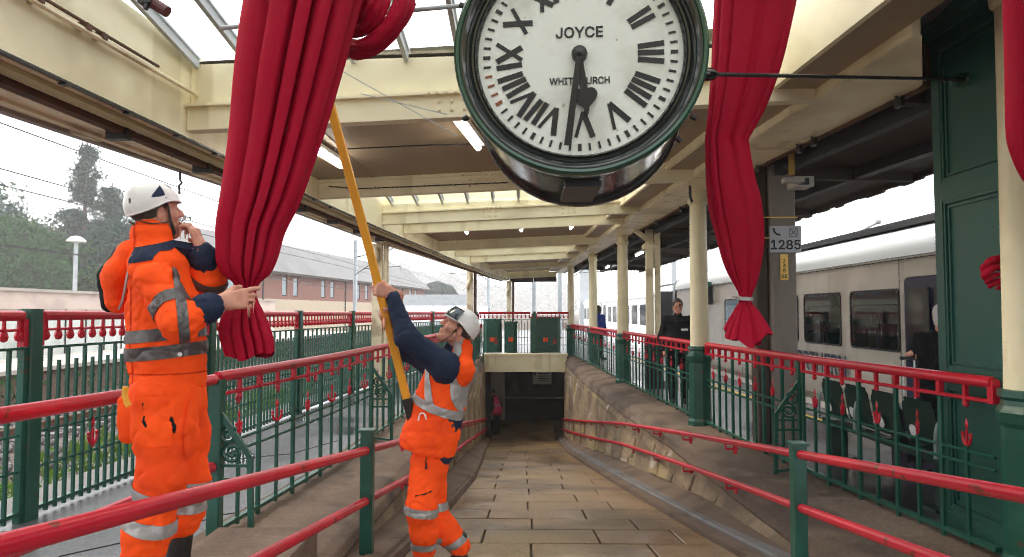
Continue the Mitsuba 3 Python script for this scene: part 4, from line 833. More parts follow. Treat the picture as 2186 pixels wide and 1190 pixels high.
for i in range(60):
    m = M(); stroke(m, i * math.pi / 30, (0, .428), (0, .462), .017 if i % 5 == 0 else .0105); put(m, 'dial_rust' if 40 <= i <= 43 else 'dial_ink', 'minute_mark', ck)
text_on(ck, 'JOYCE', .049, 'dial_ink', CC + FWD * .0012 + V(0, 0, .110), CX, (0, 0, 1), 'maker_name', bold=True, stretch=1.02)
text_on(ck, 'WHITCHURCH', .032, 'dial_ink', CC + FWD * .0012 + V(0, 0, -.125), CX, (0, 0, 1), 'town_name', bold=True, stretch=.92)
def hand(name, tip, L, w0, w1, h, heart=False):
    d = unit(tip); d = V(d[0], d[1]); n = V(-d[1], d[0]); pg = sg.Polygon([n * -w0, d * L + n * -w1, d * L + n * w1, n * w0])
    if heart:
        h0 = d * L; a = np.linspace(0, 2 * np.pi, 40); hx = 16 * np.sin(a) ** 3; hy = 13 * np.cos(a) - 5 * np.cos(2 * a) - 2 * np.cos(3 * a) - np.cos(4 * a)
        pg = pg.union(sg.Polygon([h0 + n * x * .0037 + d * (-y * .0040 + .012) for x, y in zip(hx, hy)]).buffer(0)).union(sg.Polygon([h0 + d * .05 + n * .016, h0 + d * .05 - n * .016, h0 + d * .092 - n * .005, h0 + d * .092 + n * .005]))
    put(M().poly(pg, .006, CC + FWD * h, CX, (0, 0, 1)), 'iron_black', name, ck)
hand('hour_hand', (16, -132), .205, .011, .019, .020, True); hand('minute_hand', (-26, -200), .445, .013, .017, .030)
put(M().lathe([(.0, .046), (.012, .044), (.02, .036), (.036, .034), (.038, .012), (.038, 0)], CC, 24, FWD), 'iron_black', 'hub', ck, smooth=40)
# ---------------------------------------------------------------- kiosk wall and tie rod
KX, KY0, KY1, KZ = 2.95, 2.9, 5.08, 3.48
kk = thing('kiosk', 'dark green panelled timber kiosk with a moulded cornice behind the near column', 'kiosk')
put(M().box(KX + .03, 4.0, KY0, KY1, 0, KZ), 'green_dark', 'body', kk)
def frame_y(y0, y1, z0, z1, w, x0, x1, mat, name):
    m = M(); m.box(x0, x1, y0, y0 + w, z0, z1).box(x0, x1, y1 - w, y1, z0, z1).box(x0, x1, y0 + w, y1 - w, z0, z0 + w).box(x0, x1, y0 + w, y1 - w, z1 - w, z1); put(m, mat, name, kk)
zz = [.12, 1.02, 2.36, KZ]
put(M().box(KX, KX + .03, KY1 - .09, KY1 + .002, 0, KZ), 'green_dark', 'stile', kk); put(M().box(KX, KX + .03, KY0, 4.20, 0, KZ), 'green_dark', 'stile', kk)
for z, h in ((0, .18), (1.0, .13), (2.30, .14), (KZ - .10, .10)): put(M().box(KX + .001, KX + .03, 4.20, KY1 - .09, z, z + h), 'green_dark', 'cross_rail', kk)
for a, b in ((.18, 1.0), (1.13, 2.30), (2.44, KZ - .10)):
    frame_y(4.20, KY1 - .09, a, b, .022, KX + .006, KX + .032, 'green_dark', 'moulding'); frame_y(4.235, KY1 - .125, a + .035, b - .035, .016, KX + .016, KX + .033, 'green_dark', 'moulding')
prof = [(0, 0), (-.03, .0), (-.04, .035), (-.075, .05), (-.085, .085), (-.14, .11), (-.15, .125), (-.15, .17), (0, .17)]
put(M().prism3([(KX + x, KY0, KZ + z) for x, z in prof], V(0, KY1 + .12 - KY0, 0)).box(KX + .002, 4.1, KY0, KY1 + .12, KZ + .002, KZ + .168), 'green_dark', 'cornice', kk)
put(M().box(KX - .02, KX + .0, KY0, KY1 + .01, 0, .14), 'green_dark', 'skirting', kk)
rd = thing('tie_rod', 'thin black stay rod from the clock rim to the green kiosk', 'rod')
a, b = P(1512, 159, 3.62), V(KX, 4.72, 0); b = P(2062, 170, 4.73)
put(M().tube([a, a * .9 + b * .1, b], [.011, .011, .011], 8), 'iron_black', 'rod', rd); e = unit(b - a)
put(M().lathe([(.0, -.06), (.03, -.055), (.034, -.03), (.034, .02), (.02, .05), (.016, .055), (.012, .06)], a, 14, e), 'gloss_black', 'socket', rd, smooth=40)
put(M().lathe([(.011, -.16), (.017, -.155), (.017, -.02), (.0, -.01)], b, 10, e).bar(b - e * .27, b - e * .25, .03, .03), 'iron_black', 'turnbuckle', rd)
put(M().lathe([(.0, -.05), (.028, -.045), (.045, -.02), (.048, .01), (.03, .03), (.05, .045), (.055, .06), (0, .06)], V(KX - .02, b[1] + .01, b[2]), 16, (1, 0, 0)), 'green_paint', 'ball_mount', rd, smooth=50)
# ---------------------------------------------------------------- red drapes
def drape(name, label, rows, k, depth, amp, ph=0., mat='curtain_cloth', n=160, rows_n=70, group=None, tw=0., seed=3, hem=0.):
    """A gathered hanging: rows of (v, left u, right u, depth Y, pleat strength)."""
    r = np.array(rows, float); t = np.linspace(0, 1, rows_n); L = np.concatenate([[0], np.cumsum(np.abs(np.diff(r[:, 0])))]); L /= L[-1]
    from scipy.interpolate import PchipInterpolator as PI
    f = [PI(L, r[:, i])(t) for i in range(5)]; th = np.linspace(0, 2 * np.pi, n, endpoint=False); S = []
    for v, ul, ur, Y, am, tt in zip(*f, t):
        p, q = P(ul, v, Y), P(ur, v, Y); c = (p + q) / 2; a = np.linalg.norm(q - p) / 2
        w = np.abs(np.sin(k * (th + .16 * np.sin(2 * th + 1.1 + seed) + .10 * np.sin(3 * th + seed)) / 2 + ph + tw * tt + .25 * np.sin(3 * tt + seed)))
        rr = 1 - am * amp * (np.exp(-(w / .30) ** 2) * (.45 + .55 * np.sin(1.7 * th + seed) ** 2) + .16 * (1 - w)) + .028 * am * (meshkit.fbm(np.stack([np.cos(th) * 7, np.sin(th) * 7, th * 0 + tt * 2.2], -1), 3, seed + 1) - .5)
        wob = 1 + .03 * (meshkit.noise(np.stack([np.cos(th) * 2, np.sin(th) * 2, th * 0 + tt * 9], -1), seed) - .5)
        S.append(c + (q - p)[None] / 2 * (np.cos(th) * rr * wob)[:, None] + V(0, -1, 0) * (a * depth * np.sin(th) * rr * wob)[:, None] - V(0, 0, 1) * (hem * max(0, (tt - .86) / .14) ** 1.5 * (np.sin(th - .25) ** 2 + .25 * np.sin(5 * th)))[:, None])
    k_ = thing(name, label, 'curtain', group); S = np.array(S); ctr = S.mean(1)
    m = M().grid(S, closed=True); put(m, mat, 'cloth', k_, smooth=True)
    m = M()
    for row in (0, -1):
        s = S[row] * .97 + ctr[row] * .03; m.add(np.vstack([s, ctr[row] + V(0, 0, .03 if row else -.03)]), [[i, (i + 1) % n, n] if row else [(i + 1) % n, i, n] for i in range(n)])
    put(m, 'curtain_dark', 'lining', k_, kind='stuff'); return k_, S
lc, _ = drape('red_curtain', 'large pleated red curtain gathered in the hand of the tall worker', [(-120, 545, 800, 3.45, .8), (0, 524, 772, 3.42, .9), (130, 505, 738, 3.40, 1), (330, 484, 676, 3.36, 1), (430, 470, 640, 3.33, 1), (500, 461, 606, 3.31, .9), (550, 461, 592, 3.30, .8), (585, 472, 576, 3.29, .9), (606, 500, 553, 3.28, 1), (622, 507, 546, 3.28, 1), (640, 500, 550, 3.28, 1), (665, 480, 562, 3.27, .8), (700, 466, 577, 3.25, .8), (735, 474, 586, 3.24, .75), (752, 480, 586, 3.24, .9)], 11, .70, .50, .4, tw=.5, n=260, hem=.03)
rc, _ = drape('red_curtain', 'narrow red curtain hanging beside the clock, tied above its flared tail', [(-120, 1530, 1720, 4.0, .5), (0, 1525, 1700, 4.0, .5), (130, 1519, 1670, 4.0, .6), (230, 1511, 1634, 4.0, .7), (290, 1505, 1602, 4.0, .9), (300, 1504, 1597, 4.0, 1.0), (312, 1505, 1599, 4.0, .8), (370, 1506, 1609, 4.0, .5), (440, 1512, 1626, 4.0, .35), (510, 1530, 1631, 4.0, .4), (570, 1547, 1624, 4.0, .6), (615, 1570, 1612, 4.0, .9), (636, 1579, 1603, 4.0, 1), (641, 1579, 1603, 4.0, 1), (660, 1570, 1618, 3.99, .8), (685, 1556, 1636, 3.98, .8), (708, 1545, 1650, 3.97, .8)], 11, .60, .42, 1.0, seed=5, n=220, hem=.075)
q = P(1591, 639, 4.0); put(M().lathe([(.036, -.012), (.044, -.008), (.044, .008), (.036, .012)], q, 20, (.05, 0, 1)).tube([q + V(-.035, -.02, .0), q + V(-.06, -.03, .012), q + V(-.085, -.03, .016)], .005, 5), 'tape', 'tie', rc)
kx, _ = drape('red_curtain', 'dark red curtain edge hanging in front of the near column', [(-150, 2140, 2340, 3.2, .5), (0, 2143, 2330, 3.2, .5), (150, 2147, 2320, 3.2, .5), (290, 2150, 2310, 3.2, .6), (340, 2163, 2290, 3.2, .7), (385, 2184, 2270, 3.2, .8)], 8, .5, .3, 2.0, seed=8)
def fan(name, label, folds, Y, r, mat='curtain_cloth'):
    """Bunched cloth: thick overlapping folds along pixel paths."""
    k_ = thing(name, label, 'curtain')
    for i, f in enumerate(folds):
        p = smooth_path([P(u, v, Y + dy) for u, v, dy in f], 8); n = len(p); w = r * (.55 + .45 * np.sin(np.linspace(.25, 2.9, n))) * (.9 + .2 * math.sin(i * 2.3)); g = M().tube(p, w, 14, flat=(1.0, .75)).get()
        vv = np.array(g.vertices); vv += .010 * (meshkit.fbm(vv * 14, 3, i) - .5)[:, None] * 2; put(trimesh.Trimesh(vv, g.faces, process=False), mat, 'fold', k_, smooth=True)
    return k_
fan('curtain_swag', 'bunched red swag looped over the grey pole beside the large curtain', [[(735, 105, .06), (770, 112, .0), (815, 92, -.02), (850, 55, -.02), (876, 12, 0), (880, -20, .05)], [(735, 92, .05), (775, 94, -.02), (812, 72, -.05), (838, 38, -.05), (850, 0, -.02), (852, -50, .05)], [(740, 78, .05), (776, 70, -.03), (804, 48, -.07), (822, 15, -.07), (826, -20, -.03), (824, -60, .05)], [(745, 62, .06), (772, 48, -.02), (792, 22, -.08), (802, -10, -.05), (800, -60, .05)], [(748, 45, .08), (765, 25, .0), (776, -5, -.05), (778, -60, .05)], [(760, 100, .1), (800, 88, .08), (840, 60, .08), (862, 20, .1), (868, -20, .1)], [(738, 98, .02), (772, 103, -.035), (813, 82, -.06), (844, 46, -.06), (862, 5, -.05), (866, -50, 0)], [(742, 70, .02), (774, 60, -.05), (799, 35, -.09), (813, 0, -.09), (814, -60, -.03)], [(752, 30, .04), (768, 8, -.03), (786, -25, -.07), (790, -60, -.05)], [(736, 112, .05), (762, 117, .0), (800, 104, -.01), (835, 75, -.01), (866, 34, 0), (878, 8, .02)]], 3.62, .038)
fan('curtain_knot', 'small bunch of red cloth sticking out behind the near column', [[(2160, 565, 0), (2128, 558, -.02), (2102, 568, -.03), (2097, 582, -.02)], [(2160, 580, 0), (2126, 572, -.05), (2104, 584, -.06), (2100, 594, -.04)], [(2160, 592, 0), (2130, 586, -.06), (2110, 596, -.06), (2104, 604, -.04)], [(2160, 604, 0), (2136, 600, -.05), (2118, 606, -.05), (2112, 612, -.03)], [(2160, 555, .02), (2136, 552, .0), (2112, 558, .0), (2104, 570, .0)], [(2162, 612, .02), (2142, 612, .0), (2128, 616, .0)]], 4.45, .028)
pl = thing('curtain_pole', 'thin grey pole across the glazed bay that carries the red drapes', 'pole')
put(M().tube([P(475, 60, 3.78), P(1000, 11, 3.78), P(1640, -49, 3.78), P(2250, -106, 3.78)], .0125, 10), 'galv', 'tube', pl); put(M().ball(P(475, 60, 3.78), .015, 6), 'galv', 'cap', pl)
cl = thing('scaffold_clamp', 'maroon tube end with a black clamp high in the glazed bay', 'clamp')
put(M().tube([P(357, 26, 3.6), P(306, -6, 3.6)], .030, 12), 'maroon', 'tube', cl); put(M().box(*(lambda p: (p[0] - .04, p[0] + .03, p[1] - .04, p[1] + .04, p[2] - .02, p[2] + .05))(P(318, 4, 3.6))).tube([P(318, 0, 3.58), P(311, 20, 3.57)], .014, 6), 'iron_black', 'coupler', cl)
yp = thing('push_pole', 'long yellow square pole held up by the second worker', 'pole')
y0, y1 = P(696, 190, 4.28), P(868, 850, 4.62); mid = (y0 + y1) / 2 + V(.012, 0, -.01)
put(M().bar(y0, mid, .052, .046, (0, 1, 0), c=.006), 'yellow_pole', 'upper_length', yp); put(M().bar(mid, y1, .050, .044, (0, 1, 0), c=.006), 'yellow_pole', 'lower_length', yp)
d = unit(y1 - y0); put(M().bar(y1 + d * .001, y1 + d * .22, .058, .052, (0, 1, 0), c=.008), 'black_rubber', 'grip', yp)
# ---------------------------------------------------------------- timber pillar, signs, camera
tp = thing('timber_pillar', 'weathered grey timber pillar carrying the number sign', 'pillar')
px0, py0 = 2.98, 8.35
put(M().bar((px0 + .04, py0, 0), (px0 + .04, py0, 3.24), .29, .26, (0, 1, 0), c=.015), 'timber', 'front_baulk', tp); put(M().bar((px0 - .19, py0 + .06, 0), (px0 - .19, py0 + .06, 3.24), .14, .24, (0, 1, 0), c=.012), 'timber_dark', 'side_baulk', tp)
for z in (2.38, 2.62): put(M().box(px0 - .27, px0 + .2, py0 - .137, py0 - .131, z, z + .012), 'brass', 'strap', tp)
fy = py0 - .14
sn = thing('number_sign', 'grey square sign with a phone symbol and the number 1285', 'sign')
c0 = P(1677, 511, fy - .01); put(M().box(c0[0] - .18, c0[0] + .18, fy - .012, fy, c0[2] - .155, c0[2] + .155), 'sign_face', 'plate', sn)
fp_ = V(c0[0], fy - .0125, c0[2])
text_on(sn, '1285', .105, 'ink', fp_ + V(0, 0, -.065), (1, 0, 0), (0, 0, 1), 'number', bold=True, stretch=.98)
m = M().tube([fp_ + V(x, -.002, z) for x, z in ((-.135, .115), (-.13, .085), (-.105, .06), (-.075, .052))], .010, 6); m.ball(fp_ + V(-.135, -.002, .115), (.017, .006, .014), 5).ball(fp_ + V(-.072, -.002, .052), (.016, .006, .014), 5); put(m, 'ink', 'phone_symbol', sn)
m = M(); [m.bar(fp_ + V(.055, -.002, .04), fp_ + V(.125, -.002, .12), .008, .004, (0, 1, 0)), m.bar(fp_ + V(.125, -.003, .04), fp_ + V(.055, -.003, .12), .008, .004, (0, 1, 0))]
for a, b in (((.045, .03), (.135, .03)), ((.045, .13), (.135, .13)), ((.045, .03), (.045, .13)), ((.135, .03), (.135, .13))): m.bar(fp_ + V(a[0], -.001, a[1]), fp_ + V(b[0], -.001, b[1]), .006, .003, (0, 1, 0))
put(m, 'ink_faded', 'crossed_symbol', sn)
bp = thing('number_plate', 'small upright brass plate with stacked digits under the number sign', 'plate')
c1 = P(1674, 571, fy); put(M().box(c1[0] - .045, c1[0] + .045, fy - .006, fy, c1[2] - .15, c1[2] + .15), 'brass', 'plate', bp)
for ch, dz in (('2', .075), ('3', .02), ('0', -.04), ('05', -.105)): text_on(bp, ch, .04, 'ink', V(c1[0], fy - .0065, c1[2] + dz), (1, 0, 0), (0, 0, 1), 'digit', bold=True)
cm = thing('security_camera', 'boxy pale security camera on a bracket under the dark awning', 'camera')
q = P(1718, 387, 7.6); put(M().box(q[0] - .10, q[0] + .10, q[1], q[1] + .25, q[2] - .055, q[2] + .055), 'plastic_beige', 'housing', cm); put(M().box(q[0] - .065, q[0] + .045, q[1] - .004, q[1] - .001, q[2] - .04, q[2] + .032), 'black_plastic', 'window', cm)
q2 = P(1690, 370, 7.5); put(M().bar(q2 + V(0, 0, .42), q2 + V(0, 0, -.02), .05, .04, (0, 1, 0)), 'brass', 'drop_bar', cm); put(M().box(q2[0] - .08, q[0] - .05, q2[1] - .02, q2[1] + .08, q2[2] - .10, q2[2] - .05), 'plastic_beige', 'arm', cm)
for i, (u, w) in enumerate(((1628, .12), (1652, .13))):
    sc = thing('display_panel', ('inner' if i == 0 else 'outer') + ' dark blue hanging display panel next to the red curtain', 'display'); q = P(u, 402, 9.2 - i * .5)
    put(M().box(q[0] - w, q[0] + w, q[1], q[1] + .12, q[2] - .24, q[2] + .24), 'screen_blue', 'screen', sc); put(M().box(q[0] + w, q[0] + w + .02, q[1] - .01, q[1] + .13, q[2] - .24, q[2] + .26).box(q[0] - w, q[0] + w, q[1] - .01, q[1] + .13, q[2] - .27, q[2] - .24), 'grey_steel', 'edge', sc)
# ---------------------------------------------------------------- bench and luggage
bn = thing('platform_bench', 'row of dark green metal seats with their backs to the fence', 'bench')
bx0 = 3.16
for i in range(4):
    y = 5.75 + .53 * i; w = .235
    prof = [(bx0 - .02, .82), (bx0 - .005, .70), (bx0 + .015, .58), (bx0 + .045, .47), (bx0 + .13, .425), (bx0 + .42, .45)]
    A = np.array([[(x + (.008 * (abs(t) > .9)), y + t * w * (1 - (.16 if z > .78 else 0)), z) for t in (-1, -.8, 0, .8, 1)] for x, z in smooth_path([(a, 0, b) for a, b in prof], 4)[:, [0, 2]]])
    m = M().grid(A).grid(A + V(.008, 0, .004), flip=True); put(m, 'bench_green', 'seat', bn, smooth=True)
    put(M().lathe([(0, 0), (.06, 0), (.06, .002), (0, .003)], (bx0 - .006, y + .06, .555), 10, (-1, 0, -.25)), 'paper', 'sticker', bn)
for y in (5.48, 6.8, 7.62): put(M().tube(smooth_path([(bx0 - .02, y, .40), (bx0 - .01, y, .62), (bx0 + .06, y, .68), (bx0 + .36, y, .66), (bx0 + .42, y, .6)], 5), .017, 8), 'galv_green', 'arm', bn)
put(M().bar((bx0 + .12, 5.4, .36), (bx0 + .12, 7.75, .36), .10, .06), 'bench_green', 'beam', bn)
for y in (5.55, 7.5): put(M().box(bx0 + .04, bx0 + .20, y - .06, y + .06, .02, .33).box(bx0 - .05, bx0 + .32, y - .09, y + .09, 0, .02), 'bench_green', 'leg', bn)
su = thing('suitcase', 'upright dark purple suitcase with a raised white telescopic handle', 'suitcase')
sx, sy = 3.72, 6.85; put(M().bar((sx, sy, .05), (sx, sy, .60), .36, .24, (0, 1, 0), c=.05), 'suitcase_cloth', 'body', su)
for d_ in (-.055, .055): put(M().tube([(sx + d_, sy + .06, .58), (sx + d_, sy + .06, 1.06)], .009, 6), 'white_paint', 'handle_tube', su)
put(M().bar((sx - .075, sy + .06, 1.075), (sx + .075, sy + .06, 1.075), .035, .03), 'black_plastic', 'handle', su)
for d_ in (-.14, .14): put(M().lathe([(0, -.012), (.025, -.012), (.025, .012), (0, .012)], (sx + d_, sy, .025), 10, (1, 0, 0)), 'black_rubber', 'wheel', su)
put(M().box(sx - .13, sx + .13, sy - .128, sy - .121, .12, .40), 'black_cloth', 'pocket', su)
# planters/cabinets behind the far fence
for i, (u0, u1, v0, v1, lab) in enumerate(((1132, 1196, 680, 752, 'rounded dark green tub beyond the far end fence, the larger one'), (1078, 1104, 690, 750, 'slim green cabinet beyond the far end fence'), (1032, 1070, 684, 752, 'green cabinet beyond the far end fence at the corner'))):
    k = thing('green_bin', lab, 'bin'); a, b = P(u0, v0, 26.4), P(u1, v1, 26.4)
    put(M().bar(((a[0] + b[0]) / 2, 26.6, .02), ((a[0] + b[0]) / 2, 26.6, a[2]), b[0] - a[0], .7, (0, 1, 0), c=.12), 'green_paint', 'body', k); put(M().bar(((a[0] + b[0]) / 2, 26.6, a[2]), ((a[0] + b[0]) / 2, 26.6, a[2] + .06), b[0] - a[0] + .06, .76, (0, 1, 0), c=.12), 'green_dark', 'lid', k)
    put(M().box((a[0] + b[0]) / 2 - .09, (a[0] + b[0]) / 2 + .09, 26.235, 26.243, .42, .60), 'hivis', 'label_plate', k)
# ================================================================ people: smooth-blended bodies from distance fields
class SDF:
    def __init__(s, lo, hi, h):
        s.lo, s.h = np.asarray(lo, float), h; s.n = np.ceil((np.asarray(hi) - s.lo) / h).astype(int) + 1
        s.d = np.full(s.n, .3, np.float32); s.ax = [s.lo[i] + h * np.arange(s.n[i]) for i in range(3)]
    def local(s, lo, hi):
        a = np.clip(np.floor((np.asarray(lo) - s.lo) / s.h).astype(int), 0, s.n); b = np.clip(np.ceil((np.asarray(hi) - s.lo) / s.h).astype(int) + 1, 0, s.n)
        sl = tuple(slice(x, y) for x, y in zip(a, b)); return sl, np.stack(np.meshgrid(*[s.ax[i][sl[i]] for i in range(3)], indexing='ij'), -1)
    def blend(s, sl, d, k, op):
        o = s.d[sl]
        if op == 'sub': d = -d; h = np.clip(.5 - .5 * (d - o) / k, 0, 1); s.d[sl] = o * h + d * (1 - h) + k * h * (1 - h); h2 = np.clip(.5 + .5 * (d - o) / k, 0, 1); s.d[sl] = o * (1 - h2) + d * h2 + k * h2 * (1 - h2)
        else: h = np.clip(.5 + .5 * (o - d) / k, 0, 1); s.d[sl] = o * (1 - h) + d * h - k * h * (1 - h)
    def cap(s, a, b, ra, rb=None, k=.03, wide=None, op='add'):
        a, b = np.asarray(a, float), np.asarray(b, float); rb = ra if rb is None else rb; f = wide[1] if wide else 1; m = max(ra, rb) * max(f, 1) + k + 3 * s.h
        sl, p = s.local(np.minimum(a, b) - m, np.maximum(a, b) + m)
        if p.size == 0: return s
        q, ab = p - a, b - a
        if wide: w = unit(wide[0]); q = q + (1 / f - 1) * (q @ w)[..., None] * w; ab = ab + (1 / f - 1) * (ab @ w) * w
        t = np.clip((q @ ab) / (ab @ ab + 1e-12), 0, 1); s.blend(sl, np.linalg.norm(q - t[..., None] * ab, axis=-1) - (ra + (rb - ra) * t), k, op); return s
    def chain(s, pts, rs, k=.03, wide=None):
        for i in range(len(pts) - 1): s.cap(pts[i], pts[i + 1], rs[i], rs[i + 1], k, wide)
        return s
    def ell(s, c, axes, r, k=.03, op='add'):
        c, A, r = np.asarray(c, float), np.asarray(axes, float), np.asarray(r, float); m = r.max() + k + 3 * s.h
        sl, p = s.local(c - m, c + m)
        if p.size == 0: return s
        q = (p - c) @ A.T / r; k0 = np.linalg.norm(q, axis=-1); k1 = np.linalg.norm(q / r, axis=-1) + 1e-9
        s.blend(sl, k0 * (k0 - 1) / k1, k, op); return s
    def mesh(s, smooth=2, wrinkle=0, wsc=(9, 9, 9), seed=0):
        D = s.d; S = D < 0; n = D.shape; cnt = np.zeros([x - 1 for x in n], np.int8); off = list(np.ndindex(2, 2, 2))
        for o in off: cnt += S[tuple(slice(a, x - 1 + a) for a, x in zip(o, n))]
        idx = np.argwhere((cnt > 0) & (cnt < 8)); ids = np.full(cnt.shape, -1, np.int32); ids[tuple(idx.T)] = np.arange(len(idx)); pos = np.zeros((len(idx), 3)); c = np.zeros(len(idx))
        for o in off:
            for ax in range(3):
                if o[ax]: continue
                e = list(o); e[ax] = 1; da = D[tuple((idx + o).T)]; db = D[tuple((idx + e).T)]; m = (da < 0) != (db < 0); t = da[m] / (da[m] - db[m])
                q = np.tile(np.array(o, float), (m.sum(), 1)); q[:, ax] = t; pos[m] += q; c[m] += 1
        v = s.lo + s.h * (idx + pos / c[:, None]); F = []
        for ax in range(3):
            a, b = [i for i in range(3) if i != ax]; sl0 = [slice(None)] * 3; sl1 = [slice(None)] * 3; sl0[ax] = slice(0, -1); sl1[ax] = slice(1, None); A, B = S[tuple(sl0)], S[tuple(sl1)]
            e = np.argwhere(A != B); e = e[(e[:, a] > 0) & (e[:, b] > 0) & (e[:, a] < n[a] - 1) & (e[:, b] < n[b] - 1)]
            g = lambda da, db: ids[tuple((e - np.eye(3, dtype=int)[a] * da - np.eye(3, dtype=int)[b] * db).T)]
            q = np.stack([g(1, 1), g(0, 1), g(0, 0), g(1, 0)], 1); fl = A[tuple(e.T)] ^ (ax == 1); q[~fl] = q[~fl][:, ::-1]; F.append(q)
        F = np.vstack(F); m = trimesh.Trimesh(v, np.vstack([F[:, [0, 1, 2]], F[:, [0, 2, 3]]]), process=False)
        if smooth: trimesh.smoothing.filter_taubin(m, .5, .53, iterations=smooth * 4)
        if wrinkle:
            v = np.array(m.vertices); vw = v + .03 * (meshkit.fbm(v * 6, 2, seed + 5)[:, None] - .5); cr = np.clip(1 - np.abs(2 * meshkit.fbm(vw * V(*wsc) * 1.25, 2, seed) - 1) * 3.2, 0, 1); cr2 = np.clip(1 - np.abs(2 * meshkit.fbm(vw[:, [2, 0, 1]] * V(*wsc) * 2.1, 2, seed + 3) - 1) * 4, 0, 1)
            w = .45 * (meshkit.fbm(v * 5.5, 2, seed + 9) - .5) - .62 * cr ** 1.6 - .30 * cr2; m = trimesh.Trimesh(v + np.array(m.vertex_normals) * (wrinkle * w)[:, None], m.faces, process=False)
        return m
def band(m, p, n, w, off=.005, keep=None):
    """A strip of the surface, w wide, around the plane (p, n), lifted off it."""
    g = trimesh.Trimesh(np.array(m.vertices) + np.array(m.vertex_normals) * off, m.faces, process=False); n = unit(n); p = np.asarray(p, float)
    for o, nn in ((p - n * w / 2, n), (p + n * w / 2, -n), *(keep or [])): g = trimesh.intersections.slice_mesh_plane(g, nn, o)
    return g
def ortho(F, U=(0, 0, 1)):
    F = unit(F); U = np.asarray(U, float); U = unit(U - F * (U @ F)); return F, np.cross(F, U), U          # forward, right, up
def head_sdf(S, C, F, U, sc=1.0, detail=True):
    F, R, U = ortho(F, U); A = np.array([F, R, U]); q = lambda f, r, u: C + sc * (F * f + R * r + U * u)
    S.ell(q(-.010, 0, .035), A, sc * V(.098, .076, .092), .02).cap(q(.030, 0, -.02), q(.062, 0, -.098), .060 * sc, .030 * sc, .03)
    for e in (-1, 1): S.cap(q(-.004, e * .050, -.055), q(.055, e * .014, -.100), .024 * sc, .022 * sc, .03)
    if detail:
        S.cap(q(.085, 0, .022), q(.112, 0, -.020), .0095 * sc, .0145 * sc, .012); S.cap(q(.080, -.032, .030), q(.080, .032, .030), .013 * sc, .013 * sc, .018)
        for e in (-1, 1):
            S.ell(q(.100, e * .012, -.025), A, sc * V(.012, .010, .009), .008); S.ell(q(.058, e * .043, -.022), A, sc * V(.03, .026, .026), .02)
            S.ell(q(.099, e * .031, .008), A, sc * V(.018, .016, .011), .010, 'sub'); S.ell(q(.074, e * .031, .008), A, sc * V(.0135, .0135, .0135), .003)
            S.ell(q(-.006, e * .077, -.012), np.array([unit(F - U * .25), R, unit(U + F * .25)]), sc * V(.018, .008, .030), .010); S.ell(q(.002, e * .084, -.010), A, sc * V(.006, .005, .012), .005, 'sub')
        S.cap(q(.092, -.017, -.056), q(.092, .017, -.056), .0075 * sc, .0075 * sc, .007); S.cap(q(.089, -.016, -.070), q(.089, .016, -.070), .0085 * sc, .0085 * sc, .007); S.ell(q(.078, 0, -.102), A, sc * V(.018, .020, .016), .012)
    return q, (F, R, U)
def hand_sdf(S, w, D, N, side, curls, sc=1.0, spread=.10, thumb=(35, 25), k=.007):
    """side +1: right hand. Five unequal fingers with bent joints; the thumb leaves the side of the palm."""
    D = unit(D); N = unit(N - D * (N @ D)); T = np.cross(D, N) * side; rot = lambda d, a, n: d * math.cos(a) + n * math.sin(a)
    for i, (L, r, cu) in enumerate(zip((.074, .082, .077, .060), (.0088, .0090, .0086, .0076), curls)):
        t = (.030 - .0205 * i) * sc; b = w + D * (.092 - .004 * abs(i - 1.2)) * sc + T * t; S.cap(w + D * .012 * sc + T * t * .62, b, .0155 * sc, .0125 * sc, .014)
        a = 0; n = N; d = unit(D + T * (.030 - .0205 * i) * spread / .03); p = b
        for fr, c in zip((.46, .30, .24), cu): a += math.radians(c); e = p + rot(d, a, N) * L * fr * sc; S.cap(p, e, r * sc * 1.16, r * sc * 1.05, k); p = e; r *= .95
    b = w + D * .022 * sc + T * .026 * sc + N * .006 * sc; m = b + unit(D * .62 + T * .62 + N * math.sin(math.radians(thumb[0]))) * .046 * sc; e = m + unit(D * .85 + T * .22 + N * math.sin(math.radians(thumb[1] + thumb[0]))) * .032 * sc
    S.cap(b, m, .0170 * sc, .0128 * sc, .012).cap(m, e, .0124 * sc, .0104 * sc, k)
    S.cap(w - D * .05 * sc, w + D * .02 * sc, .029 * sc, .030 * sc, .02, (N, .72)); return D, N, T
def dome(C, A, rad, e0, e1=lambda f: 90, f0=0, f1=360, nf=48, ne=12, flare=.0, off=0):
    """A patch of a helmet shell: azimuth f from the front, elevation from e0(f)."""
    F, R, U = A; S = []
    for f in np.linspace(f0, f1, nf):
        a = math.radians(f); col = []
        for t in np.linspace(0, 1, ne):
            e = math.radians(e0(f) + (e1(f) - e0(f)) * t); g = 1 + flare * (1 - t) ** 6
            col.append(C + (F * (rad[0] + off) * math.cos(a) + R * (rad[1] + off) * math.sin(a)) * math.cos(e) * g + U * (rad[2] + off) * math.sin(e))
        S.append(col)
    return np.array(S)
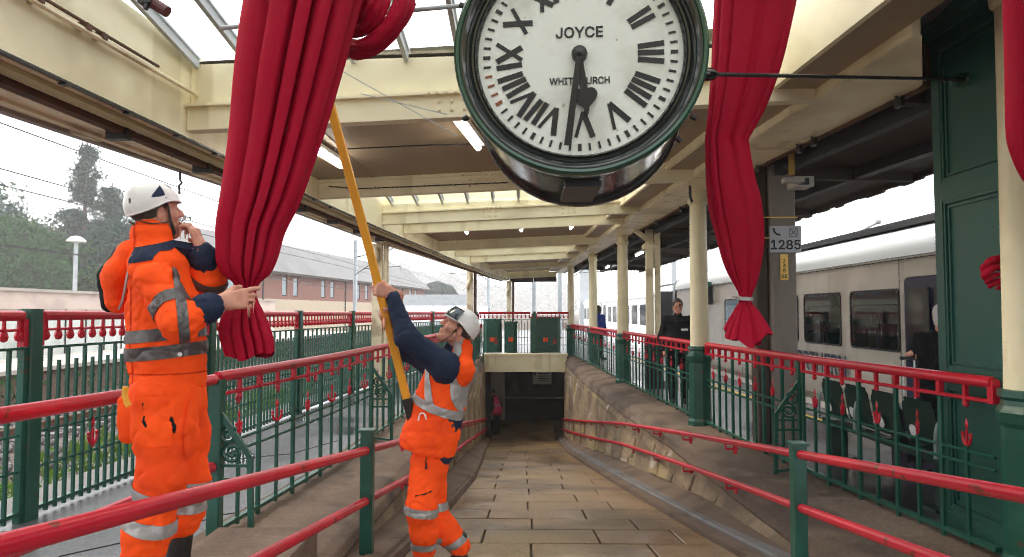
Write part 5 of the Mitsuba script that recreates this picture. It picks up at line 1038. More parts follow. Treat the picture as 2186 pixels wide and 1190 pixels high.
def helmet(key, q, A, rad=(.121, .103, .108), brim=lambda f: -2 - 24 * (1 - math.cos(math.radians(f))) / 2 + 10 * math.exp(-((abs((f + 180) % 360 - 180) - 70) / 32) ** 2), mat='helmet_white', vents=True):
    C = q(-.012, 0, .040); F, R, U = A
    h = put(M().grid(dome(C, A, rad, brim, flare=.06)), mat, 'helmet', key, smooth=True)
    put(M().grid(dome(C, A, rad, brim, lambda f: 60, flare=.03, off=-.010), flip=True), 'black_plastic', 'helmet_lining', key, smooth=True)
    S = dome(C, A, rad, brim, flare=.06)[:, 0]; put(M().tube(S[:-1], .0042, 6, closed=True), mat, 'helmet_edge', key, smooth=True)
    if vents:
        for s in (1, -1):
            put(M().grid(dome(C, A, rad, lambda f: 12, lambda f: 12 + 3 + 31 * ((104 - abs(f)) / 30) ** .8, s * 74, s * 104, 12, 8, off=.0016), flip=True), 'navy_cloth', 'vent', h)
            put(M().grid(dome(C, A, rad, lambda f: 30 + (abs(f) - 14) * .3, lambda f: 38 + (abs(f) - 14) * .9, s * 14, s * 42, 10, 5, off=.0016), flip=True), 'navy_cloth', 'vent', h)
            put(M().grid(dome(C, A, rad, lambda f: 4, lambda f: 16, s * 150, s * 156, 4, 4, off=.0016), flip=True), 'black_plastic', 'clip', h)
    return C
def boots(key, ank, toe, mat='black_rubber', h=.011, r=.052, shaft=None):
    for i_, (a, t) in enumerate(zip(ank, toe)):
        a, t = np.asarray(a, float), np.asarray(t, float); S = SDF(np.minimum(a, t) - .18, np.maximum(a, t) + .44, h)
        S.cap(a + V(0, 0, .12) if shaft is None else shaft[i_], a + V(0, 0, -.01), r * 1.05, r * 1.05, .03).cap(a + V(0, 0, -.035), t, r * .95, r * .8, .03); put(S.mesh(1), mat, 'boot', key, smooth=True)
        so = a[2] - .035 - r * .95; d = unit(t - a); d[2] = 0; put(M().bar(V(a[0], a[1], so) - d * .06, V(t[0], t[1], so) + d * .045, .085, .022, c=.004), 'black_plastic', 'sole', key)
# ---------------------------------------------------------------- the tall worker at the curtain
def worker_one():
    k = thing('person', 'tall worker in orange jacket and white helmet gripping the gathered red curtain', 'person')
    F, R, U = ortho((.93, .36, 0)); A = np.array([F, R, U]); HF = unit(V(.68, .70, .18)); C = P(333, 454, 3.26)
    neck = P(326, 535, 3.24); pel = P(362, 835, 3.26)
    sR, eR, wR = P(332, 600, 3.07), P(386, 692, 2.98), P(462, 646, 3.10); sL, eL, wL = P(372, 580, 3.43), P(447, 598, 3.36), P(430, 531, 3.30)
    hR, kR, aR = P(350, 850, 3.17), P(345, 1025, 3.10), P(292, 1272, 3.08); hL, kL, aL = P(374, 850, 3.35), P(402, 1025, 3.36), P(378, 1205, 3.42)
    S = SDF(P(215, 1310, 3.3) + V(-.05, -.5, -.02), P(590, 375, 3.3) + V(.1, .35, .05), .0056)
    q, HA = head_sdf(S, C, HF, (0, 0, 1)); S.cap(q(-.035, 0, -.05), neck + V(0, 0, -.05), .056, .066, .03)
    S.chain([neck + V(0, 0, -.08), P(352, 650, 3.26), P(358, 760, 3.26), pel], [.10, .13, .12, .13], .05, (R, 1.25))
    for s_, e_, w_ in ((sR, eR, wR), (sL, eL, wL)): S.chain([neck + V(0, 0, -.08), s_, e_, w_], [.06, .06, .043, .031], .03)
    for h_, k_, a_ in ((hR, kR, aR), (hL, kL, aL)): S.chain([pel, h_, k_, a_, ], [.09, .085, .058, .042], .04)
    hand_sdf(S, wR + V(.018, .01, .0), (1, .20, .20), (-.1, 1, -.1), 1, ((14, 26, 20), (34, 44, 28), (42, 50, 30), (46, 54, 34)), 1.10)
    hand_sdf(S, wL, (-.36, -.05, .93), (-.93, .0, -.36), -1, ((38, 62, 35), (30, 55, 35), (25, 45, 30), (18, 40, 28)), 1.04, spread=.2, thumb=(45, 20))
    scene[k] = mikit.ply(S.mesh(1), 'skin', smooth=True)
    for e in (-1, 1): put(M().ball(q(.0825, e * .031, .008), .0065, 6), 'eye', 'eye', k)
    # hair under the helmet
    H = SDF(C - .17, C + .17, .007); H.ell(q(-.018, 0, .030), np.array(HA), (.098, .081, .100), .01); H.ell(q(.115, 0, -.02), np.array(HA), (.085, .12, .13), .01, 'sub'); H.cap(q(-.10, 0, -.13), q(.05, 0, -.12), .075, .075, .01, (HA[1], 2), 'sub'); put(H.mesh(1, .003, (60, 60, 60)), 'hair', 'hair', k, smooth=True)
    helmet(k, q, HA)
    for e in (-1, 1):
        put(M().tube(smooth_path([q(.022, e * .098, .06), q(.030, e * .083, .0), q(.035, e * .072, -.05), q(.045, e * .055, -.10), q(.05, e * .02, -.132)], 4), .0062, 5, flat=(1.4, .5)), 'black_plastic', 'strap', k)
        put(M().tube(smooth_path([q(-.108, e * .05, -.03), q(-.05, e * .082, -.055), q(.034, e * .072, -.052)], 4), .006, 5, flat=(1.4, .5)), 'black_plastic', 'strap', k)
    for i in range(6): put(M().ball(q(.037 + .003 * i, .071 - .0045 * i, -.058 - .010 * i), (.008, .008, .006), 4), 'black_plastic', 'buckle', k)
    # jacket body
    S = SDF(P(215, 850, 3.3) + V(-.05, -.42, 0), P(480, 470, 3.3) + V(.05, .40, 0), .009)
    S.chain([P(342, 590, 3.25), P(354, 670, 3.26), P(357, 745, 3.26), P(360, 806, 3.26)], [.138, .155, .160, .166], .06, (R, 1.20))
    S.cap(neck + R * .15 + V(.01, 0, -.09), neck - R * .15 + V(.01, 0, -.09), .085, .085, .08)
    S.cap(neck + V(0, 0, -.03), neck + V(-.002, 0, .075), .098, .088, .05, (F, 1.08))
    S.cap(P(360, 862, 3.26) - R * .3, P(360, 862, 3.26) + R * .3, .075, .075, .015, (F, 4.), 'sub')
    J = S.mesh(1, .015, (6, 6, 8), 3); jk = put(J, 'hivis', 'jacket', k, smooth=True)
    tilt = unit(U - F * .10)
    put(band(J, P(356, 712, 3.26), tilt, .055), 'tape_dark', 'reflective_band', jk, smooth=True); put(band(J, P(358, 748, 3.26), tilt, .058), 'tape_dark', 'reflective_band', jk, smooth=True)
    yk = band(J, P(312, 540, 3.1), unit(V(-.15, -.25, 1)), .058, .004, [(P(278, 545, 3.1), V(1, 0, .2)), (P(344, 545, 3.1), V(-1, 0, .1)), (P(326, 530, 3.22), R)]); put(yk, 'navy_cloth', 'yoke_patch', jk, smooth=True)
    put(M().bar(P(366, 560, 3.30), P(374, 520, 3.24), .05, .16, F), 'navy_cloth', 'front_placket', jk); put(band(J, P(412, 705, 3.35), U, .06, .004, [(P(395, 700, 3.3), V(1, .1, 0)), (P(440, 700, 3.3), V(-1, 0, 0))]), 'navy_cloth', 'chest_patch', jk, smooth=True)
    put(band(J, P(300, 690, 3.2), V(1, .1, .05), .006, .003), 'hivis_dark', 'side_seam', jk, smooth=True); put(band(J, P(360, 795, 3.2), U, .006, .004), 'hivis_dark', 'hem_seam', jk, smooth=True)
    put(M().ball(P(384, 757, 3.06), .010, 5), 'white_paint', 'snap', jk)
    # hood lying on the back
    S = SDF(P(200, 690, 3.3) + V(0, -.32, 0), P(330, 500, 3.3) + V(0, .32, 0), .009)
    S.chain([P(285, 545, 3.27), P(258, 590, 3.27), P(252, 645, 3.27)], [.075, .078, .055], .03, (R, 1.7)); hd = put(S.mesh(1, .010, (9, 9, 7), 8), 'hivis', 'hood', k, smooth=True)
    S = SDF(P(195, 690, 3.3) + V(0, -.32, 0), P(330, 500, 3.3) + V(0, .32, 0), .009); S.chain([P(262, 552, 3.33), P(240, 595, 3.33), P(237, 648, 3.33)], [.055, .062, .045], .03, (R, 1.5)); put(S.mesh(1, .008, (9, 9, 7), 9), 'black_cloth', 'lining', hd, smooth=True)
    put(M().tube(smooth_path([P(283, 545, 3.07), P(272, 590, 3.05), P(262, 640, 3.07), P(254, 660, 3.1)], 5), .006, 5), 'tape', 'piping', hd)
    # sleeves with bands, navy cuffs
    for s_, e_, w_, nm, t0 in ((sR, eR, wR, 'r', .30), (sL, eL, wL, 'l', .20)):
        S = SDF(np.minimum(np.minimum(s_, e_), w_) - .16, np.maximum(np.maximum(s_, e_), w_) + .16, .0085); m_ = e_ + (w_ - e_) * t0
        S.chain([s_ + (neck + V(0, 0, -.1) - s_) * .3, s_, e_, m_], [.078, .086, .080, .072], .035); G_ = S.mesh(1, .017, (8, 8, 8), 11); sl = put(G_, 'hivis', 'sleeve', k, smooth=True)
        put(band(G_, s_ + (e_ - s_) * .60, e_ - s_, .055, keep=[(s_ + (e_ - s_) * .3, e_ - s_)]), 'tape_dark', 'reflective_band', sl, smooth=True)
        put(band(G_, e_ + (w_ - e_) * .06, w_ - e_ + (e_ - s_) * .4, .042), 'tape_dark', 'reflective_band', sl, smooth=True)
        S = SDF(np.minimum(e_, w_) - .14, np.maximum(e_, w_) + .14, .0085); S.chain([e_ + (w_ - e_) * (t0 - .10), e_ + (w_ - e_) * .72, w_ - (w_ - e_) * .16], [.058, .066, .057], .02); put(S.mesh(1, .008, (12, 12, 12), 12), 'navy_cloth', 'cuff', k, smooth=True)
    put(M().tube([wL + V(.035 * math.cos(a), .035 * math.sin(a), -.012 - .012 * math.cos(a)) for a in np.linspace(0, 6.0, 16)], .010, 6, closed=True), 'pink_knit', 'wristband', k, smooth=True)
    # trousers
    S = SDF(P(235, 1290, 3.3) + V(0, -.5, -.05), P(470, 790, 3.3) + V(.05, .4, .05), .0095)
    S.chain([P(360, 800, 3.26), P(360, 850, 3.26)], [.150, .158], .05, (R, 1.15))
    S.chain([hR + V(-.0, 0, .02), P(352, 930, 3.14), kR, P(318, 1130, 3.08), aR + V(0, 0, .05)], [.136, .124, .098, .097, .090], .05); S.chain([hL + V(.005, 0, .02), P(392, 930, 3.36), kL, P(390, 1100, 3.38), aL + V(.0, 0, .20)], [.128, .114, .092, .090, .086], .05)
    S.cap(P(272, 860, 3.16), P(278, 925, 3.16), .045, .05, .03)
    W = S.mesh(1, .013, (6, 6, 7), 21); tr_ = put(W, 'hivis', 'trousers', k, smooth=True)
    dR, dL = unit(V(.30, -.05, 1)), unit(V(.10, 0, 1)); cut = P(362, 1060, 3.25)
    for v_ in (1048, 1107): put(band(W, P(315, v_, 3.1), dR, .055, .005, [(P(361, 1060, 3.24), V(-.75, -1, .25))]), 'tape', 'reflective_band', tr_, smooth=True)
    for v_ in (1030, 1075): put(band(W, P(395, v_, 3.38), dL, .050, .005, [(P(361, 1060, 3.24), V(.75, 1, -.25))]), 'tape', 'reflective_band', tr_, smooth=True)
    for pts in ([(286, 866), (291, 890), (296, 915), (291, 930)], [(373, 868), (375, 890), (379, 912), (381, 930)]):
        p = [P(u, v_, 2.975) for u, v_ in smooth_path([(a, b, 0) for a, b in pts], 4)[:, :2]]; loc = trimesh.proximity.closest_point(W, np.array(p))[0]; put(M().tube(loc + V(0, -.002, 0), np.concatenate([np.linspace(.003, .011, len(p) // 2), np.linspace(.011, .003, len(p) - len(p) // 2)]), 6), 'black_cloth', 'pocket_slit', tr_)
    for (u0, u1, v0, v1, of) in ((300, 362, 868, 952, .010), (382, 428, 862, 985, .010), (300, 420, 838, 846, .006)):
        pk = band(W, P((u0 + u1) / 2, (v0 + v1) / 2, 3.0), U, (v1 - v0) / 480, of, [(P(u0, 900, 3.0), V(1, .15, 0)), (P(u1, 900, 3.0), V(-1, -.15, 0)), (P(350, 900, 3.16), V(.2, -1, 0))]); put(pk, 'hivis', 'pocket' if v1 - v0 > 20 else 'waist_seam', tr_, smooth=True)
    g = [P(u, v_, 3.02) for u, v_ in ((268, 826), (266, 842), (270, 858), (275, 868))]; put(M().tube(g, .014, 6), 'yellow_pole', 'glove_tip', tr_)
    sh = [aR + (kR - aR) * .4, aL + (kL - aL) * .55]; boots(k, [aR, aL], [aR + F * .17 + V(0, 0, -.05), aL + F * .17 + V(0, 0, -.05)], shaft=sh)
worker_one()
# ---------------------------------------------------------------- the second worker with the pole
def worker_two():
    k = thing('person', 'worker in orange vest and trousers leaning back and pushing up the yellow pole', 'person')
    F, R, U = ortho((-.93, -.30, 0)); pd = unit(P(696, 190, 4.28) - P(868, 850, 4.62)); on = lambda v_: P(696 + 172 * (v_ - 190) / 660, v_, 4.28 + .34 * (v_ - 190) / 660)
    HF = unit(V(-.80, -.26, .50)); C = P(977, 702, 4.66); neck = P(974, 762, 4.68); pel = P(920, 975, 4.70)
    def grip(v_, qx, qy):
        o = on(v_); q_ = V(qx, qy, 0); q_ = unit(q_ - pd * (q_ @ pd)); N = -q_; return o + q_ * .034, N
    TL = .62; cU, NU = grip(619, .55, -.83); cL, NL = grip(676, .40, .90); DU = unit(np.cross(pd, NU)); DU = DU if DU[0] < 0 else -DU; DL = unit(np.cross(pd, NL)); DL = DL if DL[0] < 0 else -DL
    DU, DL = unit(DU + pd * TL), unit(DL + pd * TL * .7); wU, wL = cU - DU * .080, cL - DL * .078
    sU, eU = P(948, 782, 4.52), P(868, 722, 4.44); sLo, eLo = P(930, 782, 4.86), P(868, 748, 4.86)
    hL, kL, aL = P(912, 990, 4.62), P(899, 1085, 4.50), P(905, 1196, 4.62); hR, kR, aR = P(924, 990, 4.80), P(922, 1088, 4.74), P(980, 1188, 4.76)
    S = SDF(P(780, 1225, 4.5) + V(-.05, -.3, 0), P(1050, 560, 4.7) + V(.05, .45, 0), .0066)
    q, HA = head_sdf(S, C, HF, (.3, 0, 1)); S.cap(q(-.035, 0, -.05), neck + V(0, 0, -.03), .056, .068, .03)
    S.chain([neck + V(0, 0, -.06), P(945, 850, 4.68), pel], [.10, .12, .12], .05, (R, 1.25)); S.chain([neck + V(0, 0, -.06), sU, eU, wU], [.06, .06, .043, .031], .03); S.chain([neck + V(0, 0, -.06), sLo, eLo, wL], [.06, .06, .043, .031], .03)
    S.chain([pel, hL, kL, aL], [.09, .085, .058, .042], .04); S.chain([pel, hR, kR, aR], [.09, .085, .058, .042], .04)
    fist = ((62, 70, 45), (66, 74, 48), (68, 76, 48), (70, 76, 48)); hand_sdf(S, wU, DU, NU, -1, fist, 1.1, 0, (60, 30)); hand_sdf(S, wL, DL, NL, 1, fist, 1.1, 0, (60, 30))
    scene[k] = mikit.ply(S.mesh(1), 'skin', smooth=True)
    for e in (-1, 1): put(M().ball(q(.0825, e * .031, .008), .0065, 6), 'eye', 'eye', k)
    put(M().grid(np.array([[q(.113 - .35 * t * t, t * .085, .022 - h_ * .034) for t in np.linspace(-1, 1, 13) * .75] for h_ in (0, .5, 1)]) * 1), 'clear_lens', 'glasses', k)
    H = SDF(C - .17, C + .17, .007); H.ell(q(-.018, 0, .030), np.array(HA), (.098, .081, .100), .01); H.ell(q(.115, 0, -.02), np.array(HA), (.085, .12, .13), .01, 'sub'); H.cap(q(-.10, 0, -.13), q(.05, 0, -.12), .075, .075, .01, (HA[1], 2), 'sub'); put(H.mesh(1, .003, (60, 60, 60)), 'hair', 'hair', k, smooth=True)
    hc = helmet(k, q, HA, vents=False); rad = (.121, .103, .108)
    put(M().grid(dome(hc, HA, rad, lambda f: -2, lambda f: 40, -62, 62, 24, 8, off=.012)), 'visor_glass', 'goggles', k, smooth=True); put(M().tube(dome(hc, HA, rad, lambda f: -2, lambda f: 40, -62, 62, 24, 2, off=.013)[:, 0], .006, 6), 'tape', 'goggle_edge', k); put(M().tube(dome(hc, HA, rad, lambda f: -2, lambda f: 40, -62, 62, 24, 2, off=.013)[:, 1], .004, 6), 'black_plastic', 'goggle_edge', k)
    for e in (-1, 1): put(M().tube(smooth_path([q(.012, e * .088, .03), q(.022, e * .078, -.03), q(.04, e * .058, -.09), q(.05, e * .02, -.132)], 4), .0045, 5, flat=(1.4, .5)), 'black_plastic', 'strap', k)
    # navy jacket and sleeves
    S = SDF(P(790, 1010, 4.5) + V(0, -.35, 0), P(1040, 600, 4.7) + V(0, .5, 0), .009)
    S.chain([P(960, 800, 4.68), P(938, 890, 4.69), P(925, 955, 4.70)], [.135, .145, .150], .05, (R, 1.15)); S.cap(neck + V(0, 0, -.05), neck + V(-.01, 0, .035), .085, .078, .04)
    S.chain([neck + V(0, 0, -.08), sU, eU, wU - DU * .0 + (eU - wU) * .10], [.085, .094, .070, .050], .05); S.chain([neck + V(0, 0, -.08), sLo, eLo, wL + (eLo - wL) * .1], [.085, .09, .070, .050], .05)
    put(S.mesh(1, .010, (11, 11, 9), 5), 'navy_cloth', 'jacket', k, smooth=True)
    # vest
    S = SDF(P(820, 1010, 4.5) + V(0, -.35, 0), P(1040, 700, 4.7) + V(.05, .4, 0), .0085)
    S.chain([P(955, 805, 4.68), P(938, 860, 4.69), P(922, 925, 4.70), P(913, 948, 4.70)], [.156, .165, .180, .192], .05, (R, 1.12)); S.cap(neck + R * .11 + V(.03, 0, -.07), neck - R * .12 + V(.02, 0, -.07), .083, .080, .07)
    S.cap(neck + V(0, 0, -.02), neck + V(.02, 0, .055), .100, .090, .04); S.cap(neck + V(-.05, 0, .0), neck + V(-.10, 0, .2), .070, .10, .02, None, 'sub'); b0 = P(905, 1012, 4.70); tl = unit(V(1, 0, -.22)); S.cap(b0 - tl * .5, b0 + tl * .5, .155, .155, .01, (R, 3.), 'sub')
    S.cap(sU + V(-.03, -.04, .0), sU + (eU - sU) * .8, .088, .08, .02, None, 'sub'); S.cap(sLo, sLo + (eLo - sLo) * .8, .102, .08, .02, None, 'sub')
    W = S.mesh(1, .014, (7, 7, 8), 6); vs = put(W, 'hivis', 'vest', k, smooth=True)
    ax = unit(P(955, 805, 4.68) - P(920, 930, 4.7)); put(band(W, P(932, 862, 4.69), unit(ax + V(.10, 0, 0)), .058), 'tape', 'reflective_band', vs, smooth=True)
    e1 = unit(V(1, -.35, .35)); put(band(W, P(896, 800, 4.5), e1, .052, .005, [(P(900, 862, 4.6), ax)]), 'tape', 'reflective_band', vs, smooth=True); put(band(W, P(972, 780, 4.55), unit(V(1, -.55, .12)), .044, .005, [(P(932, 858, 4.69), ax)]), 'tape', 'reflective_band', vs, smooth=True)
    put(M().tube(smooth_path([P(893, 898, 4.50), P(897, 884, 4.485), P(906, 884, 4.48), P(910, 896, 4.49)], 4), .005, 5), 'white_paint', 'badge_loop', vs)
    # trousers
    S = SDF(P(845, 1215, 4.5) + V(0, -.35, -.02), P(1020, 930, 4.7) + V(.05, .4, 0), .009)
    S.cap(P(920, 955, 4.70), P(919, 985, 4.70), .122, .128, .05, (R, 1.2)); S.chain([hL, kL, P(905, 1130, 4.55), aL + V(0, 0, .07)], [.112, .095, .088, .080], .045); S.chain([hR, kR, P(950, 1130, 4.74), aR + V(0, 0, .07)], [.108, .094, .086, .078], .045)
    T_ = S.mesh(1, .013, (7, 7, 10), 31); tr_ = put(T_, 'hivis', 'trousers', k, smooth=True); sep = [(P(934, 1120, 4.66), V(-.9, -.8, -.2))]; sep2 = [(P(934, 1120, 4.66), V(.9, .8, .2))]
    put(band(T_, P(903, 1090, 4.5), unit(V(.15, 0, 1)), .055, .005, sep), 'tape', 'reflective_band', tr_, smooth=True); put(band(T_, P(905, 1166, 4.58), U, .050, .005, sep), 'tape', 'reflective_band', tr_, smooth=True)
    put(band(T_, P(966, 1160, 4.75), unit(aR - kR), .050, .005, sep2), 'tape', 'reflective_band', tr_, smooth=True); put(band(T_, P(930, 1078, 4.74), U, .050, .005, sep2), 'tape', 'reflective_band', tr_, smooth=True)
    p = trimesh.proximity.closest_point(T_, np.array([P(u, v_, 4.45) for u, v_ in ((888, 1060), (905, 1056), (930, 1049))]))[0]; put(M().tube(p + V(0, -.003, 0), .005, 5), 'black_cloth', 'zip', tr_)
    p = trimesh.proximity.closest_point(T_, np.array([P(u, v_, 4.45) for u, v_ in ((908, 965), (906, 985), (909, 1002))]))[0]; put(M().tube(p + V(0, -.008, 0), [.003, .003, .008], 5), 'black_cloth', 'zip_pull', tr_)
    boots(k, [aL, aR], [aL + V(-.14, -.09, -.045), aR + V(.10, -.13, -.045)])
worker_two()
# ---------------------------------------------------------------- people on the platform and in the subway
def bystander(label, foot, face, H, top, legs, hair='hair', pose='stand', skin='skin', lean=0, armto=None, vest=None, h=.0125):
    k = thing('person', label, 'person'); F, R, U = ortho(face); foot = np.asarray(foot, float); s = H / 1.76; b = lambda f, r, u: foot + s * (F * (f + lean * max(u - .9, 0)) + R * r + U * u)
    S = SDF(b(0, 0, .9) - V(.75, .75, .95) * s, b(0, 0, .9) + V(.75, .75, 1.0) * s, h); C = b(.02, 0, 1.63)
    q, HA = head_sdf(S, C, F + V(0, 0, -.02), (0, 0, 1), s * 1.0); S.cap(q(-.03, 0, -.05), b(0, 0, 1.42), .055 * s, .065 * s, .03); S.chain([b(0, 0, 1.36), b(0, 0, 1.1), b(0, 0, .95)], [.11 * s, .12 * s, .125 * s], .05, (R, 1.35))
    arms = []
    for e in (-1, 1):
        sh = b(0, e * .19, 1.39); el = b(-.03, e * .27, 1.10); wr = b(.10, e * .24, .88)
        if armto is not None and e == armto[0]: wr = np.asarray(armto[1], float); el = (sh + wr) / 2 + V(0, 0, -.06)
        arms.append((sh, el, wr)); S.chain([b(0, 0, 1.37), sh, el, wr], [.06 * s, .055 * s, .043 * s, .032 * s], .03); S.cap(wr, wr + unit(wr - el) * .09 * s, .036 * s, .026 * s, .02)
        for j in range(4): S.cap(wr + unit(wr - el) * .07 * s + R * (.02 - .013 * j) * s, wr + unit(wr - el + F * .5) * (.145 - .008 * abs(j - 1)) * s + R * (.022 - .015 * j) * s, .0085 * s, .0075 * s, .006)
        S.cap(b(0, e * .09, .92), b(.01 if e > 0 else .0, e * .10, .5), .085 * s, .058 * s, .04).cap(b(.01, e * .10, .5), b(-.01 + .06 * e, e * .10, .09), .058 * s, .042 * s, .03)
    scene[k] = mikit.ply(S.mesh(1), skin, smooth=True)
    S = SDF(b(0, 0, 1.2) - V(.75, .75, .7) * s, b(0, 0, 1.2) + V(.75, .75, .42) * s, h); S.chain([b(0, 0, 1.33), b(.01, 0, 1.1), b(.01, 0, .88 if pose != 'coat' else .70)], [.135 * s, .155 * s, .165 * s], .06, (R, 1.4)); S.cap(b(0, .15, 1.38), b(0, -.15, 1.38), .075 * s, .075 * s, .06); S.cap(b(0, 0, 1.42), b(0, 0, 1.49), .078 * s, .07 * s, .03)
    for sh, el, wr in arms: S.chain([sh, el, wr + (el - wr) * .08], [.085 * s, .068 * s, .054 * s], .05)
    J = S.mesh(1, .010, (9, 9, 8), 4); jk = put(J, top, 'coat' if pose == 'coat' else 'top', k, smooth=True)
    if vest:
        S = SDF(b(0, 0, 1.2) - V(.5, .5, .5), b(0, 0, 1.2) + V(.5, .5, .4), h); S.chain([b(0, 0, 1.34), b(.01, 0, 1.1), b(.01, 0, .90)], [.150 * s, .172 * s, .19 * s], .06, (R, 1.35)); W = S.mesh(1); v_ = put(W, vest, 'vest', k, smooth=True)
        put(band(W, b(0, 0, 1.14), U, .05), 'tape', 'reflective_band', v_, smooth=True)
    S = SDF(b(0, 0, .5) - V(.5, .5, .6) * s, b(0, 0, .5) + V(.5, .5, .6) * s, h); S.cap(b(0, 0, .95), b(0, 0, .86), .145 * s, .150 * s, .04, (R, 1.3))
    for e in (-1, 1): S.cap(b(0, e * .095, .86), b(.01, e * .105, .5), .105 * s, .082 * s, .04).cap(b(.01, e * .105, .5), b(-.01 + .06 * e, e * .10, .08), .082 * s, .068 * s, .03)
    put(S.mesh(1, .008, (9, 9, 9), 7), legs, 'trousers', k, smooth=True)
    Hs = SDF(C - .2, C + .2, .01); Hs.ell(q(-.016, 0, .036), np.array(HA), s * V(.106, .086, .103), .01); Hs.ell(q(.125, 0, -.045), np.array(HA), s * V(.09, .12, .125), .01, 'sub')
    if hair == 'hair_white': Hs.ell(q(-.06, 0, -.05), np.array(HA), s * V(.06, .075, .08), .03)
    else: Hs.cap(q(-.1, 0, -.13), q(.06, 0, -.13), .08, .08, .01, (HA[1], 2), 'sub')
    put(Hs.mesh(1, .004, (40, 40, 40)), hair, 'hair', k, smooth=True)
    boots(k, [b(-.01 + .06 * e, e * .10, .085) for e in (-1, 1)], [b(.13 + .06 * e, e * .12, .04) for e in (-1, 1)], r=.045 * s)
    return k, q, b
k, q, b = bystander('man in black jacket and glasses walking along the platform', (2.58, 11.9, 0), (-.12, -1, 0), 1.75, 'black_cloth', 'black_cloth')
for e in (-1, 1): put(M().tube([q(.100 + .005 * math.cos(a), e * .032 + .020 * math.cos(a), .010 + .014 * math.sin(a)) for a in np.linspace(0, 6.28, 13)[:-1]], .0028, 4, closed=True), 'black_plastic', 'glasses', k)
p = b(.172, -.09, 1.24); put(M().box(p[0] - .055, p[0] + .055, p[1] - .012, p[1] - .004, p[2] - .015, p[2] + .015), 'white_paint', 'chest_mark', k)
bystander('person in a blue coat with dark hair behind the slim columns', (2.36, 22.6, 0), (.75, .65, 0), 1.74, 'blue_cloth', 'black_cloth', skin='skin_dark')
k, q, b = bystander('white haired person in a long black coat holding the suitcase handle', (4.07, 6.95, 0), (.55, .85, 0), 1.60, 'black_cloth', 'navy_cloth', hair='hair_white', pose='coat', armto=(-1, (3.80, 6.98, 1.12)))
bystander('person in a pink vest with silver bands leaning at the subway wall', (-1.0, YP + 1.3, -2.885), (-.8, .6, 0), 1.64, 'black_cloth', 'black_cloth', vest='hivis_pink', lean=.28)
# ================================================================ trains
def rrect(y0, y1, z0, z1, r): return sg.box(y0 + r, z0 + r, y1 - r, z1 - r).buffer(r, quad_segs=4)
def coach(key, x, y0, y1, bodymat, wins, doors, zr=2.62, roofmat='train_roof', zs=-.28, letter=None):
    """One coach: its platform side at x with glazed openings, roof curve, skirt and dark underframe."""
    side = sg.box(y0, zs, y1, zr - .30); holes = [rrect(a, b, 0.93, 1.87, .11) for a, b in wins] + [rrect(a, b, -.14, 2.02, .08) for a, b in doors]
    for h in holes: side = side.difference(h)
    m = M(); m.poly(side, .05, (x + .05, 0, 0), (0, 1, 0), (0, 0, 1)); put(m, bodymat, 'body_side', key) if True else 0
    prof = smooth_path([(x + .0, 0, zr - .30), (x + .03, 0, zr - .12), (x + .16, 0, zr + .06), (x + .5, 0, zr + .20), (x + 1.35, 0, zr + .27)], 4)
    A = np.array([[(p[0], y, p[2]) for p in prof] for y in (y0, y1)]); put(M().grid(A, flip=True), roofmat, 'roof', key, smooth=60)
    lo = smooth_path([(x + .0, 0, zs), (x + .04, 0, zs - .10), (x + .14, 0, zs - .20)], 3); A = np.array([[(p[0], y, p[2]) for p in lo] for y in (y0, y1)]); put(M().grid(A), bodymat, 'sill', key, smooth=60)
    put(M().box(x + .16, x + 2.6, y0 + .2, y1 - .2, -.95, zs - .18), 'train_black', 'underframe', key)
    put(M().box(x + .75, x + 2.6, y0 + .05, y1 - .05, zs - .15, zr - .2).box(x + .14, x + .75, y0 + .05, y1 - .05, zs - .15, .42).box(x + .14, x + .75, y0 + .05, y1 - .05, 2.06, zr - .25), 'train_black', 'interior', key)
    for i, (a, b) in enumerate(wins):
        for j, yy in enumerate((a + .25, (a + b) / 2 + .15)):
            st = put(M().bar((x + .42, yy, .43), (x + .42, yy + .10, 1.28), .44, .12, (0, 1, 0), c=.03), 'seat_blue', 'seat', key); put(M().bar((x + .42, yy + .02, 1.14), (x + .42, yy + .05, 1.32), .34, .13, (0, 1, 0), c=.03), 'seat_pale', 'headrest', st)
        put(M().box(x + .09, x + .10, a, b, 1.62, 1.88), 'blind_green', 'blind', key)
    for a, b in wins:
        w = put(M().poly(rrect(a - .0, b + .0, 0.93, 1.87, .11), .012, (x + .035, 0, 0), (0, 1, 0), (0, 0, 1)), 'train_glass', 'window', key) if zr < 2.6 else put(M().grid(np.array([[(x + .04, a, .93), (x + .04, a, 1.87)], [(x + .04, b, .93), (x + .04, b, 1.87)]])), 'train_pane', 'window', key)
        put(M().poly(rrect(a, b, 0.93, 1.87, .11).difference(rrect(a + .03, b - .03, 0.96, 1.84, .09)), .03, (x + .03, 0, 0), (0, 1, 0), (0, 0, 1)), 'train_black', 'seal', w)
        put(M().box(x + .004, x + .022, a + .05, b - .05, 1.625, 1.64), 'train_black', 'vent_bar', w)
    for a, b in doors:
        d = put(M().poly(rrect(a + .01, b - .01, -.13, 2.01, .08), .03, (x + .03, 0, 0), (0, 1, 0), (0, 0, 1)), 'train_navy', 'door', key)
        for e in (0, 1): h = (a + b) / 2; put(M().poly(rrect(a + .14 if e == 0 else h + .06, h - .06 if e == 0 else b - .14, .80, 1.86, .08), .012, (x - .012, 0, 0), (0, 1, 0), (0, 0, 1)), 'train_glass', 'door_window', d)
    return key
TX = 5.42
tr = thing('train', 'cream and grey passenger train with dark windows standing at the wide platform', 'train')
coach(tr, TX, 1.6, 25.4, 'train_body', [(1.9, 4.0), (10.35, 11.9), (12.25, 13.85), (14.15, 15.7), (16.0, 17.5), (17.9, 19.3)], [(6.4, 7.6), (8.7, 10.2), (21.3, 22.6)])
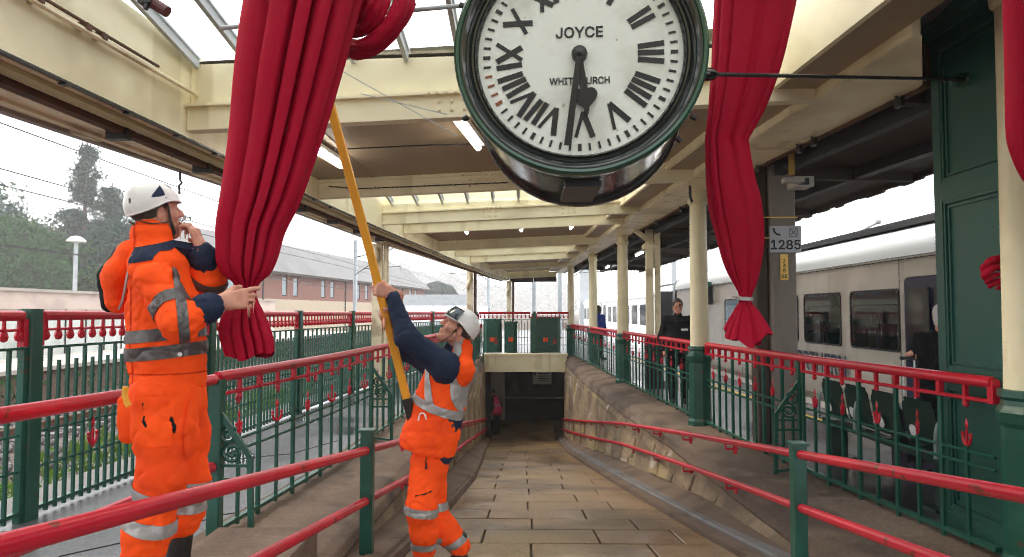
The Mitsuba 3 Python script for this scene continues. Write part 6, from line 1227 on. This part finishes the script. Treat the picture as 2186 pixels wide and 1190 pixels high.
put(M().box(TX + .25, TX + .9, 8.2, 15.4, 2.80, 2.90).box(TX + .4, TX + .8, 5.2, 8.4, 2.78, 2.95), 'train_black', 'roof_vent', tr)
put(M().tube([(TX + .6, 13.2, 2.9), (TX + .6, 12.0, 3.05)], .02, 5).ball((TX + .6, 12.0, 3.06), .05, 5), 'grey_steel', 'aerial', tr)
put(M().box(TX - .006, TX - .001, 14.55, 14.72, 2.00, 2.22), 'train_navy', 'side_lamp', tr)
put(M().box(TX - .004, TX - .001, 1.6, 21.2, -.10, .02), 'train_stripe', 'stripe', tr)
for y in (8.35, 10.25, 15.85, 17.7, 20.9): put(M().box(TX - .0025, TX + .001, y, y + .012, -.26, 2.3), 'train_black', 'panel_joint', tr)
put(M().box(TX - .003, TX + .001, 1.6, 25.3, 2.27, 2.285), 'train_black', 'cantrail_line', tr)
text_on(tr, 'NORTHERN', .34, 'train_navy', (TX - .003, 13.25, .60), (0, -1, 0), (0, 0, 1), 'lettering', bold=True, stretch=1.0)
put(M().lathe([(0, 0), (.12, 0), (.12, .004), (0, .004)], (TX - .004, 12.3, -.02), 14, (-1, 0, 0)), 'paper', 'sticker', tr); put(M().lathe([(0, 0), (.05, 0), (.05, .003), (0, .003)], (TX - .0085, 12.3, -.02), 10, (-1, 0, 0)), 'red_paint', 'sticker_mark', tr)
# cab end: rounded nose with a black surround towards the far end
A = []
for t, sc_ in ((0, 1), (.5, .985), (.9, .93), (1.05, .86)):
    pr = smooth_path([(TX, 0, -.3), (TX - .0, 0, 1.4), (TX + .02, 0, 2.35), (TX + .25, 0, 2.75), (TX + 1.3, 0, 2.92), (TX + 2.4, 0, 2.75), (TX + 2.62, 0, 2.3), (TX + 2.62, 0, -.3)], 4)
    c = V(TX + 1.3, 0, 1.0); A.append([c + (p - c) * sc_ + V(0, 25.4 + t, 0) for p in pr])
put(M().grid(np.array(A), flip=True), 'train_black', 'cab_surround', tr, smooth=60); put(M().add(np.array(A[-1]), [[0, i + 1, i] for i in range(1, len(A[-1]) - 1)]), 'train_glass', 'cab_front', tr)
put(M().box(TX - .16, TX + .02, 20.5, 21.0, 1.75, 2.28), 'train_black', 'mirror_housing', tr); put(M().box(TX - .17, TX + .03, 20.48, 21.02, 2.28, 2.40), 'green_paint', 'mirror_cap', tr)
t2 = thing('train', 'pale silver train far down the platform, washed out by the mist', 'train')
for i in range(2):
    y0 = 30 + i * 21
    coach(t2, TX + .05, y0, y0 + 20.4, 'train_white', [(y0 + 2 + 2.6 * j, y0 + 3.7 + 2.6 * j) for j in range(6)], [(y0 + .4, y0 + 1.6), (y0 + 18, y0 + 19.3)], zr=2.5, roofmat='train_white')
put(M().box(TX + .2, TX + 2.5, 29.6, 30, -.6, 2.4), 'train_black', 'gangway', t2)
# ---------------------------------------------------------------- mist
scene['haze'] = {'type': 'cube', 'to_world': T().translate([0, 690, 46]).scale([950, 900, 49]), 'bsdf': {'type': 'null'}, 'interior': {'type': 'ref', 'id': 'mist'}}
tag('haze', 'thin rain mist in the air all over the station', 'mist', kind='stuff')
